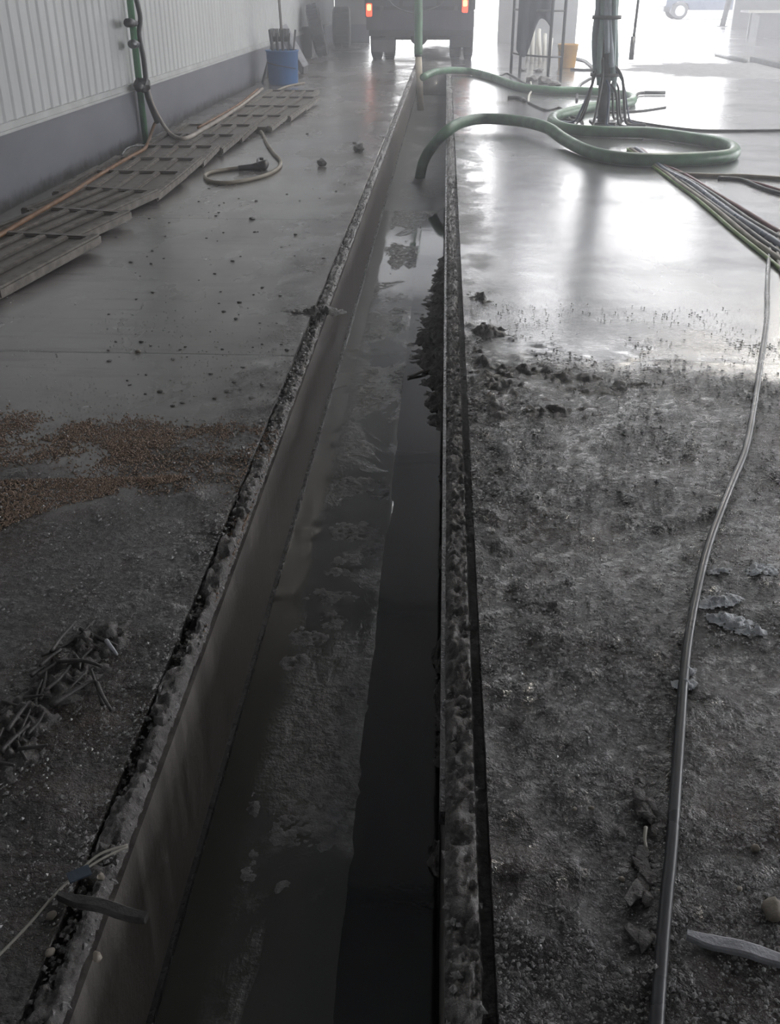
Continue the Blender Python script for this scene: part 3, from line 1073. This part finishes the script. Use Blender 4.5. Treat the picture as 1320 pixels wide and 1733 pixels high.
# tarp hanging on the rack
ty = q0.y + .35
a, b = PY(882, -60, ty), PY(935, 58, ty)
xs = fr(a.x, b.x, .03) + [b.x]
bm = bmesh.new()
rows = []
low = lambda t: PY(0, 82 - 40 * ss(t, .25, .6) + 12 * math.sin(t * 7), ty).z
for j in range(16):
    rows.append([bm.verts.new((x, ty + .03 * math.sin(i * .9 + j * .15), 2.26 + (low(i / (len(xs) - 1)) - 2.26) * j / 15)) for i, x in enumerate(xs)])
for j in range(15):
    for i in range(len(xs) - 1):
        bm.faces.new((rows[j][i], rows[j][i + 1], rows[j + 1][i + 1], rows[j + 1][i]))
tp = link('tarp', bm, M['tarp'], None, True)
sol = tp.modifiers.new('thick', 'SOLIDIFY')
sol.thickness = .012
tag(tp, 'dark blue tarp with a ragged hem hanging on the tool rack', 'tarp')
for k in range(6):
    q = P(893 + k * 7, 101 + (k % 2) * 5)
    t = q + Vector((.05 * ((k % 3) - 1), .25, .72 - .05 * k))
    tag(link('white_tube', TB([q, t], .045, 8, raw=True), M['white'], None, True), 'off-white plastic tube standing below the dark tarp on the rack', 'tube', 'white tubes at the tool rack')
q = P(960, 116)
yb = thing('yellow_bucket', 'yellow bucket standing in front of the block wall', 'bucket', q + Vector((0, .15, 0)))
link('shell', LT([(.165, 0), (.172, .02), (.205, .42), (.215, .43), (.215, .45), (.195, .45), (.165, .04), (.02, .03)], 28), M['yellow'], yb, True)
link('handle', TB([Vector((.215 * math.cos(a), -.03 - .12 * abs(math.sin(a)), .42 - .16 * math.sin(a))) for a in [math.pi * i / 10 for i in range(11)]], .006, 6, 2), M['steel'], yb, True)
for k, (px, py, s) in enumerate(((900, 138, .13), (922, 141, .16), (912, 122, .10), (938, 146, .12), (885, 120, .09))):
    q = P(px, py)
    bm = bmesh.new()
    blob(bm, q + Vector((0, 0, s * .3)), (s, s * .8, s * .45), .5, 2, None, k * 3.1)
    tag(link('mud_lump', bm, M['mudgrey'], None, False), 'grey mud lump on the floor around the foot of the tool rack', 'mud lump', 'mud lumps by the tool rack')

# right side: bench and pipes on the floor by the far wall
q = P(1262, 60)
bl = PY(1250, 60, 36)
bs = thing('steel_bench', 'grey steel bench with a pale edge at the far right wall', 'bench', (bl.x + .2, 36, 0))
link('top', BX((0, 0, .72), (3.2, 1.0, .78), .01), M['bin'], bs)
o = link('edge_strip', BX((0, -.03, .72), (3.2, .0, .80)), M['white'], bs)
o['label'] = 'pale edge strip'
link('front_panel', BX((.4, .05, 0), (3.2, .95, .72), .01), M['flap'], bs)
for x in (.1, .75):
    link('leg', BX((x, .1, 0), (x + .06, .16, .72)), M['darksteel'], bs)
q0, q1, q2 = P(1212, 91, .04), P(1262, 103, .04), P(1340, 116, .04)
tag(link('steel_bar', TB([q0, q1], .05, 8, raw=True), M['steel'], None, True), 'thin steel bar lying on the floor at the edge of the bright doorway', 'bar')
tag(link('steel_channel', BX((0, -.09, 0), ((q2 - P(1275, 104)).length, .09, .1), .01, Matrix.Translation(P(1275, 104)) @ Matrix.Rotation(math.atan2((q2 - P(1275, 104)).y, (q2 - P(1275, 104)).x), 4, 'Z')), M['darksteel']), 'dark steel channel lying on the floor at the far right', 'channel')
q = P(1222, 45)
ps = thing('door_post', 'dark leaning post standing in the wide doorway before the parked vehicle', 'post', q)
link('shaft', TB([Vector((0, 0, 0)), Vector((.55, 0, 4.2))], .12, 10, raw=True), M['darksteel'], ps, True)
link('base_plate', BX((-.2, -.2, 0), (.2, .2, .03)), M['darksteel'], ps)
# parked vehicle outside
vy = 55.5
wc = PY(1152, 9, vy)
car = thing('parked_vehicle', 'dark vehicle parked outside the wide doorway, one pale wheel in view', 'vehicle', (wc.x, vy, -.01))
L0 = PY(1127, 10, vy).x - wc.x
bm = bmesh.new()
sec = [(L0, .55), (L0 + .05, .95), (.9, 1.12), (1.6, 1.75), (3.3, 1.78), (3.8, 1.15), (4.6, 1.08), (4.7, .5), (3.95, .45), (3.85, .72), (3.5, .85), (3.15, .72), (3.05, .42), (.5, .42), (.38, .72), (.0, .85), (-.36, .72), (-.46, .45)]
va = [bm.verts.new((x, .12, z)) for x, z in sec]
vb = [bm.verts.new((x, 1.85, z)) for x, z in sec]
bm.faces.new(va)
bm.faces.new(list(reversed(vb)))
for i in range(len(sec)):
    j = (i + 1) % len(sec)
    bm.faces.new((va[i], va[j], vb[j], vb[i]))
link('body', bm, M['carpaint'], car)
for x in (1.65, 2.5):
    link('window', BX((x, .10, 1.15), (x + .75, .13, 1.62), .02), M['glass'], car)
link('bumper', BX((L0 - .06, .1, .34), (L0 + .25, 1.85, .62), .04), M['darksteel'], car)
for x in (0, 3.5):
    for yy in (.12, 1.75):
        m = Matrix.Translation((x, yy, .40)) @ Matrix.Rotation(R(90), 4, 'X')
        t = link('wheel', LT(wheel_profile(.40, .24), 32, m, True), M['tyre'], car, True)
        link('rim', rim_bm(.40, .24, m), M['rim'], t, True)

# lamps under the roof (the near one mirrors in the wet mud on the right)
d = ray(1168, 872)
hit = ORG + d * (-CAMZ / d.z)
d2 = Vector((d.x, d.y, -d.z))
lamp1 = hit + d2 * (6.2 / d2.z)
for k, loc in enumerate((lamp1, Vector((lamp1.x + 4.5, lamp1.y + 8, 6.2)))):
    hb = thing('high_bay_lamp', ('round lamp hanging from the roof nearest the mud', 'round lamp hanging from the roof towards the wide doorway')[k], 'lamp', loc)
    link('shade', LT([(.10, .30), (.16, .27), (.46, .02), (.48, .0), (.46, .0), (.14, .25), (.02, .26)], 32), M['steel'], hb, True)
    o = link('bulb', LT([(.02, .015), (.34, .015), (.36, .04), (.16, .17), (.02, .19)], 24), M['lampglass'], hb, True)
    link('cord', TB([Vector((0, 0, .29)), Vector((0, 0, .7))], .012, 6, raw=True), M['black'], hb)

# ------------------------------------------------------------------ litter on the floor
rnd = random.Random(21)


def octa(bm, c, s, rz):
    r = bmesh.ops.create_icosphere(bm, subdivisions=1, radius=1.0)
    q = Matrix.Rotation(rz, 3, 'Z')
    for v in r['verts']:
        v.co = Vector(c) + q @ Vector((v.co.x * s[0], v.co.y * s[1], v.co.z * s[2]))


_oct = [(1, 0, 0), (0, 1, 0), (-1, 0, 0), (0, -1, 0), (0, 0, 1), (0, 0, -1)]
_of = [(0, 1, 4), (1, 2, 4), (2, 3, 4), (3, 0, 4), (1, 0, 5), (2, 1, 5), (3, 2, 5), (0, 3, 5)]


def scatter(name, gen, n, mat):
    vs, fs = [], []
    for _ in range(n):
        g = gen()
        if g is None:
            continue
        c, sx, sy, sz = g
        a = rnd.uniform(0, 6.28)
        ca, sa = math.cos(a), math.sin(a)
        b = len(vs)
        j = [rnd.uniform(.7, 1.25) for _ in range(6)]
        for (x, y, z), k in zip(_oct, j):
            x, y, z = x * sx * k, y * sy * k, z * sz * k
            vs.append((c.x + x * ca - y * sa, c.y + x * sa + y * ca, c.z + z))
        fs += [tuple(b + i for i in f) for f in _of]
    me = bpy.data.meshes.new(name)
    me.from_pydata(vs, [], fs)
    me.materials.append(mat)
    o = bpy.data.objects.new(name, me)
    COL.objects.link(o)
    return o


def gen_grain():
    u = rnd.random()
    if u < .50:                                       # upper band
        px = rnd.uniform(-60, 470)
        t = px / 480
        lo, hi = 702 + 26 * t, 782 - 6 * t
        py = rnd.uniform(lo, hi) + rnd.gauss(0, 7)
        if t > .6 and rnd.random() < (t - .6):
            return None
    elif u < .80:                                     # lower band
        px = rnd.uniform(-60, 320)
        t = max(0, px / 320)
        py = rnd.uniform(812 - 6 * t, 868 + 40 * (1 - t) ** 2 - 8 * t)
        if py > 900 - 90 * t ** .7:
            return None
    elif u < .90:
        px, py = rnd.uniform(120, 475), rnd.uniform(775, 838)
        if rnd.random() < .4:
            return None
    else:
        px = rnd.uniform(400, 475)
        py = rnd.gauss(910, 60)
        px = 757 - (py + 25) * .375 + rnd.gauss(0, 9)
    c = P(px, py)
    if nz(c.x, c.y, 5, 2.2, 3) < -.13 + rnd.gauss(0, .22):
        return None
    if c.x > LX - .005 or c.x < -3.2:
        return None
    s = rnd.uniform(.0022, .0048)
    c.z = mudh_left(c.x, c.y) + s * .4 if c.x < LO else -.012
    return c, s * 1.3, s, s * .8


tag(scatter('grain', gen_grain, 30000, M['grain']), 'brown grain spilled in bands across the left floor', None, None, 'stuff')


def gen_crumb_right():
    y = .9 + 3.7 * rnd.random() ** 1.05
    x = RO + rnd.random() ** 1.35 * (.5 + .52 * y)
    if rnd.random() > .35 + nz(x, y, 2.2, 3, 3) * 2.2:
        return None
    s = (.0021 + .0058 * rnd.random() ** 3.4) * min(1, .46 + .2 * y)
    return Vector((x, y, mudh_right(x, y) + s * .45 + .0022)), s * 1.4, s, s * .45


tag(scatter('mud_crumbs', gen_crumb_right, 42000, M['crumb']), 'wet mud crumbs, coloured pale in place of glints, strewn over the floor right of the trench', None, None, 'stuff')


def gen_crumb_left():
    y = .9 + 2.6 * rnd.random() ** 1.2
    x = LO - rnd.random() ** 1.8 * (.35 + .36 * y)
    if rnd.random() > .22 + nz(x, y, 2.6, 13, 3) * 2.2:
        return None
    s = (.0020 + .0064 * rnd.random() ** 3.6) * min(1, .46 + .2 * y)
    return Vector((x, y, mudh_left(x, y) + s * .45 + .0018)), s * 1.4, s, s * .45


tag(scatter('mud_crumbs', gen_crumb_left, 9000, M['crumb']), 'wet mud crumbs, coloured pale in place of glints, strewn over the floor left of the trench', None, None, 'stuff')


def gen_glint_grit():
    y = .95 + 4.2 * rnd.random() ** 1.2
    if rnd.random() < .72:
        x = RO + rnd.random() * (.5 + .52 * y)
        h = mudh_right(x, y)
        if rnd.random() > .45 + nz(x, y, 1.7, 4, 3) * 1.8:
            return None
    else:
        x = LO - rnd.random() ** 1.4 * (.35 + .4 * y)
        h = mudh_left(x, y)
        if rnd.random() > .30 + nz(x, y, 1.7, 4, 3) * 1.8:
            return None
    s = .0014 + .0034 * rnd.random() ** 4
    return Vector((x, y, h + s * .7 + .0025)), s * 1.3, s, s


tag(scatter('glint_grit', gen_glint_grit, 30000, M['glint_grit']), 'fine pale specks coloured to read as wet glints over the muddy floor', None, None, 'stuff')


def gen_crumb_ledge():
    y = .9 + 8 * rnd.random() ** 1.6
    if rnd.random() < .5:
        x = rnd.uniform(LO, LX - .004)
    else:
        x = rnd.uniform(RX + .004, RO - .024)
    s = .002 + .009 * rnd.random() ** 3
    return Vector((x, y, -.016 + rnd.uniform(-.008, .012))), s * 1.2, s, s * .8


tag(scatter('mud_crumbs', gen_crumb_ledge, 7000, M['crumb']), 'mud crumbs on the two ledges of the trench', None, None, 'stuff')

# clods heaped in the trench against its right wall
bm = bmesh.new()
cl = (LX + .02, RX - .002)
for k in range(9):
    y = 4.9 + k * .38
    wv = (.10, .15, .2, .24, .2, .16, .12, .09, .06)[k]
    patch(bm, Vector((RX - .01, y, DZ)), wv * .8, .26, 0, .035, 3.3 + k, .33, 13, None, .011, 1.0, cl)
for k in range(16):
    y = 1.7 + rnd.random() * 3.2
    patch(bm, Vector((RX - .004, y, DZ)), rnd.uniform(.012, .03), rnd.uniform(.02, .09), 0, .05, k * 1.7, .3, 20, None, .006, 1.0, cl)
tag(link('mud_clods', bm, M['mudgrey'], None, True), 'mud clods heaped against the right side inside the trench', None, None, 'stuff')

# mud smears thrown out on the right floor
bm = bmesh.new()
for k, (cx, cy, rx, ry, rot, amp) in enumerate(((812, 505, .05, .16, .2, .05), (828, 562, .09, .10, .3, .06), (880, 630, .26, .10, .15, .045), (838, 650, .14, .14, .4, .05),
                                             (815, 610, .05, .22, 0, .04), (960, 640, .22, .08, .1, .03), (1040, 655, .2, .08, .2, .028), (850, 690, .2, .14, .2, .04), (930, 700, .22, .10, .2, .035))):
    patch(bm, P(cx, cy), rx, ry, rot, amp * .42, 7.7 + k * 2.1, .42, 16, None, .010, 1.3, (RO + .004, 9))
tag(link('mud_smears', bm, M['mudgrey'], None, True), 'ridged smears of wet mud beside the right trench edge', None, None, 'stuff')

# dark splat on the left trench edge and lumps on the left floor
bm = bmesh.new()
patch(bm, P(530, 527, .0), .13, .06, .1, .022, 5.1, .36, 16, None, .008, 1.2)
patch(bm, P(548, 545, -.02), .05, .10, .3, .05, 2.1, .36, 16, None, .008, 1.2, (-3, LX - .002))
tag(link('mud_splat', bm, M['mud'], None, True), 'dark mud splat on the left edge of the trench', 'mud splat')
for k, (px, py, s, sz, lab) in enumerate(((608, 257, .055, .8, 'larger dark lump standing on the left floor near the trench'), (545, 281, .04, .9, 'small dark lump on the left floor above the bright puddle'),
                                          (600, 243, .02, .5, 'tiny dark crumb behind the larger lump on the left floor'), (427, 371, .022, .4, 'flat dark chip lying mid floor on the left'), (520, 228, .02, .5, 'tiny dark crumb on the bright part of the left floor'))):
    bm = bmesh.new()
    blob(bm, P(px, py) + Vector((0, 0, s * sz * .8)), (s, s, s * sz), .7, 2, None, k * 5.5)
    tag(link('mud_lump', bm, M['mud'], None, False), lab, 'mud lump')
bm = bmesh.new()
for k in range(150):
    px, py = rnd.uniform(180, 620), rnd.uniform(300, 690)
    q = P(px, py)
    if q.x > LO - .03:
        continue
    s = rnd.uniform(.003, .012)
    blob(bm, q + Vector((0, 0, s * .3)), (s * 1.3, s, s * .5), .5, 1, None, k)
tag(link('dirt_specks', bm, M['mud'], None, False), 'scattered dirt specks over the left floor', None, None, 'stuff')

# heap of muddy twigs bottom left
bm = bmesh.new()
for k in range(8):
    t = k / 7
    cx, cy = 170 - 180 * t, 1085 + 200 * t ** 1.2
    patch(bm, P(cx, cy), .085, .065, .6, .020, k * 1.9, .34, 22, mudh_left, .007, 1.3)
tag(link('mud_heap', bm, M['mudgrey'], None, True), 'heap of dark mud under the twigs on the left floor', None, None, 'stuff')


def twig(pix, rad, mat, label, z=.02, name='twig', cat='twig', group=None):
    pts = [P(a, b, z) for a, b in pix]
    return tag(link(name, TB(pts, lambda t: rad * (1 - .35 * t), 7, 4), M[mat], None, True), label, cat, group)


twig([(88, 1193), (125, 1170), (150, 1155), (163, 1153)], .006, 'twig', 'bent muddy twig running across the middle of the mud heap', .035)
twig([(164, 1156), (172, 1175), (188, 1202)], .0062, 'twig', 'straight muddy twig jutting out right from the mud heap', .03)
twig([(180, 1084), (198, 1108)], .006, 'palewood', 'short pale twig at the upper right end of the mud heap', .025)
twig([(12, 1237), (35, 1205), (50, 1188)], .0055, 'twig', 'muddy twig lying along the lower left of the mud heap', .03)
twig([(96, 1120), (140, 1118), (172, 1128)], .006, 'twig', 'muddy twig across the top of the mud heap', .035)
twig([(70, 1110), (115, 1090), (160, 1050)], .004, 'twig', 'thin twig lying beyond the mud heap', .012)
for k in range(26):
    t = rnd.random()
    cx = 150 - 150 * t + rnd.gauss(0, 22)
    cy = 1095 + 190 * t ** 1.2 + rnd.gauss(0, 24)
    a = rnd.gauss(-.6, .9)
    l = rnd.uniform(14, 34)
    twig([(cx - l * math.cos(a), cy - l * math.sin(a)), (cx + rnd.gauss(0, 3), cy), (cx + l * math.cos(a), cy + l * math.sin(a))], rnd.uniform(.0028, .006), 'twig',
         'small muddy twig tangled in the mud heap on the left floor', rnd.uniform(.015, .035), 'twig', 'twig', 'twigs in the mud heap')

# straw with a blue-grey tag, stick and stones at bottom left
st = thing('straw', 'long pale straw with a blue-grey tag across the lower left floor', 'straw', P(130, 1478))
o0 = P(130, 1478)
link('stem', TB([P(-40, 1655, .012) - o0, P(40, 1574, .014) - o0, P(95, 1512, .016) - o0, P(135, 1474, .022) - o0, P(170, 1445, .022) - o0, P(216, 1430, .014) - o0], .0028, 6, 6), M['straw'], st, True)
link('stem', TB([P(140, 1474, .024) - o0, P(175, 1452, .022) - o0, P(216, 1433, .012) - o0], .0024, 6, 6), M['straw'], st, True)
a, b = P(118, 1488, .022), P(150, 1472, .026)
m = Matrix.Translation((a + b) / 2 - o0) @ Matrix.Rotation(math.atan2((b - a).y, (b - a).x), 4, 'Z')
link('tag', BX((-.021, -.014, 0), (.021, .014, .003), .001, m), M['bluetag'], st)


def stick(name, p0, p1, w, h, mat, label, lift=.0):
    a, b = P(*p0), P(*p1)
    d = b - a
    bm = bmesh.new()
    n = 12
    m = Matrix.Translation(a + Vector((0, 0, lift))) @ Matrix.Rotation(math.atan2(d.y, d.x), 4, 'Z')
    rings = []
    for i in range(n + 1):
        t = i / n
        x = d.length * t
        k = (.55 + .45 * min(1, t * 4)) * (.75 + .25 * min(1, (1 - t) * 5)) * (1 + .14 * noise.noise(Vector((t * 7, w * 90, 0))))
        z0 = .006 * noise.noise(Vector((t * 3, 4, w * 50)))
        rings.append([bm.verts.new(m @ Vector((x, sy * w * k / 2, z0 + zz))) for sy, zz in ((-1, 0), (1, 0), (1, h * .8), (.7, h), (-.8, h * .95), (-1, h * .6))])
    for i in range(n):
        for j in range(6):
            bm.faces.new((rings[i][j], rings[i][(j + 1) % 6], rings[i + 1][(j + 1) % 6], rings[i + 1][j]))
    bm.faces.new(rings[0])
    bm.faces.new(rings[-1])
    return tag(link(name, bm, M[mat]), label, 'stick')


stick('wooden_stick', (102, 1528), (250, 1566), .022, .016, 'twig', 'muddy stick lying across the left trench ledge', .012)
stick('wooden_splinter', (1160, 1592), (1345, 1640), .026, .014, 'palewood', 'pale split stick on the lower right floor', .008)
stick('wooden_stick', (690, 640), (752, 622), .016, .010, 'wood', 'thin stick floating in the trench by the clods', 0)
bpy.data.objects[-1] if False else None
for o in COL.objects:
    if o.get('label') == 'thin stick floating in the trench by the clods':
        a, b = P(690, 640, DZ), P(752, 622, DZ)
        o.location = Vector((0, 0, 0))
        sh = a - P(690, 640)
        o.location = (sh.x, sh.y, DZ + .006)
        o.scale = (1, 1, 1)
stones = [(1306, 1548, .030, 'stone', 'pale round stone at the right edge above the split stick'), (88, 1553, .013, 'stone', 'small long tan stone left of the muddy stick on the ledge'),
          (165, 1622, .013, 'stone', 'small pinkish stone on the ledge below the muddy stick'), (124, 1166, .010, 'stone', 'small bright pebble in the twig heap'),
          (1000, 1374, .008, 'stone', 'tiny pale pebble in the mud right of the trench groove'), (972, 1374, .007, 'stone', 'tiny pale pebble left of another in the right-hand mud'),
          (1278, 1440, .013, 'stone', 'small brown-white stone right of the long grey cable'), (172, 1490, .011, 'stone', 'pinkish pebble right of the blue-grey tag'),
          (234, 596, .016, 'stone', 'small tan stone alone on the left floor'), (1052, 1489, .008, 'stone', 'tiny pale pebble left of the long grey cable low down'),
          (1250, 1510, .008, 'stone', 'tiny white pebble above the split stick'), (85, 1615, .012, 'stone', 'small whitish chip on the lower left floor')]
for k, (px, py, s, mt, lab) in enumerate(stones):
    q = P(px, py)
    q.z = max(0, mudh_right(q.x, q.y) if q.x > 0 else mudh_left(q.x, q.y))
    bm = bmesh.new()
    s *= .75
    blob(bm, q + Vector((0, 0, s * .45)), (s * 1.1, s * .85, s * .7), .35, 2, None, k * 2.7)
    tag(link('stone', bm, M[mt], None, True), lab, 'stone')


def foam(parts, label, name='foam_patch'):
    bm = bmesh.new()
    for px, py, s in parts:
        q = P(px, py, .0035)
        patch(bm, q, s * 1.8, s * 1.15, .2, .010, px * .1, .28, 30, mudh_right, .0035, .9)
    tag(link(name, bm, M['foam'], None, True), label, 'foam')


foam([(1200, 1022, .017), (1216, 1019, .02), (1234, 1014, .017)], 'grey-white foam blob right of the cable, middle one of three')
foam([(1212, 1045, .016), (1232, 1049, .019), (1250, 1056, .021), (1268, 1066, .017), (1278, 1070, .012)], 'longest grey-white foam streak right of the cable')
foam([(1289, 967, .022)], 'small round foam blob near the right edge of the floor')
foam([(1217, 968, .015)], 'faint small foam dab close to the long grey cable')
foam([(1158, 1160, .012), (1162, 1140, .009)], 'foam dab touching the long grey cable')
# foam clots on the sludge in the trench
bm = bmesh.new()
cl = (LX + .012, -.20)
for k, (px, py, rx, ry, th) in enumerate(((520, 1300, .05, .08, .42), (555, 1240, .03, .05, .40), (500, 1400, .06, .07, .46), (555, 1400, .04, .06, .42), (540, 1330, .05, .06, .44), (430, 1360, .014, .05, .40), (425, 1470, .018, .05, .40),
                                          (598, 1170, .012, .03, .36), (586, 1240, .01, .02, .36), (520, 1075, .06, .05, .46), (560, 1050, .06, .06, .46), (500, 1120, .04, .04, .45), (470, 1500, .03, .02, .42), (590, 960, .09, .07, .5), (600, 900, .09, .07, .5), (640, 930, .07, .1, .48), (560, 1010, .08, .05, .48), (600, 820, .1, .07, .48), (640, 830, .07, .1, .48))):
    patch(bm, P(px, py, DZ + .0012), rx, ry, 0, .0042, 4.4 + k * 1.3, th, 24 if py > 1030 else 17, None, .005, 1.5, cl)
tag(link('foam_clots', bm, M['sludgefoam'], None, True), 'grey foam clots floating on the trench sludge', None, None, 'stuff')
# small leaf litter by the cable
bm = bmesh.new()
for k in range(26):
    q = P(rnd.gauss(1088, 13), rnd.uniform(1330, 1600))
    s = rnd.uniform(.007, .02)
    blob(bm, q + Vector((0, 0, .006 + mudh_right(q.x, q.y))), (s * .8, s * 1.6, s * .4), .5, 1, Matrix.Rotation(rnd.gauss(0, .5), 3, 'Z'), k)
tag(link('leaf_litter', bm, M['mudgrey'], None, False), 'crumpled leaf litter in the mud left of the cable', None, None, 'stuff')
twig([(1093, 1400), (1091, 1420), (1094, 1435)], .004, 'straw', 'short pale straw end standing in the leaf litter', .02)

# ------------------------------------------------------------------ haze and light
bm = BX((WX + .02, 3.0, .005), (17.9, 31.9, 6.65))
hz = tag(link('haze', bm, M['haze']), 'thin bluish haze hanging in the hall', None, None, 'stuff')

wd = bpy.data.worlds.new('overcast')
S.world = wd
wd.use_nodes = True
bg = wd.node_tree.nodes['Background']
bg.inputs[0].default_value = (.955, .962, 1.0, 1)
bg.inputs[1].default_value = 7.0


def portal(loc, rot, sx, sy):
    d = bpy.data.lights.new('daylight_portal', 'AREA')
    d.shape = 'RECTANGLE'
    d.size, d.size_y = sx, sy
    d.cycles.is_portal = True
    o = bpy.data.objects.new('daylight_portal', d)
    COL.objects.link(o)
    o.location = loc
    o.rotation_euler = rot
    return o


portal(((SX0 + DXL) / 2, YE + .12, 3.3), (R(-90), 0, 0), SX0 - DXL, 6.6)
portal(((SX1 + RX0) / 2, YE2 + .12, 3.3), (R(-90), 0, 0), RX0 - SX1, 6.6)
for a, b in ((1, 9), (11.5, 19.5), (22, 30)):
    portal((18.1, (a + b) / 2, 2.6), (0, R(90), 0), 5.2, b - a)

for a, b in SKY:
    portal(((a + b) / 2, sum(SKY_Y) / 2, 7.14), (0, 0, 0), b - a, SKY_Y[1] - SKY_Y[0])

vs = S.view_settings
S.display_settings.display_device = 'sRGB'
vs.view_transform = 'Standard'
vs.look = 'None'
vs.exposure = 0.22
vs.gamma = 1.0
vs.use_curve_mapping = False
cy = S.cycles
cy.max_bounces = 8
cy.diffuse_bounces = 4
cy.glossy_bounces = 4
cy.volume_bounces = 1
cy.sample_clamp_indirect = 6
cy.caustics_reflective = False
cy.caustics_refractive = False
cy.use_denoising = True
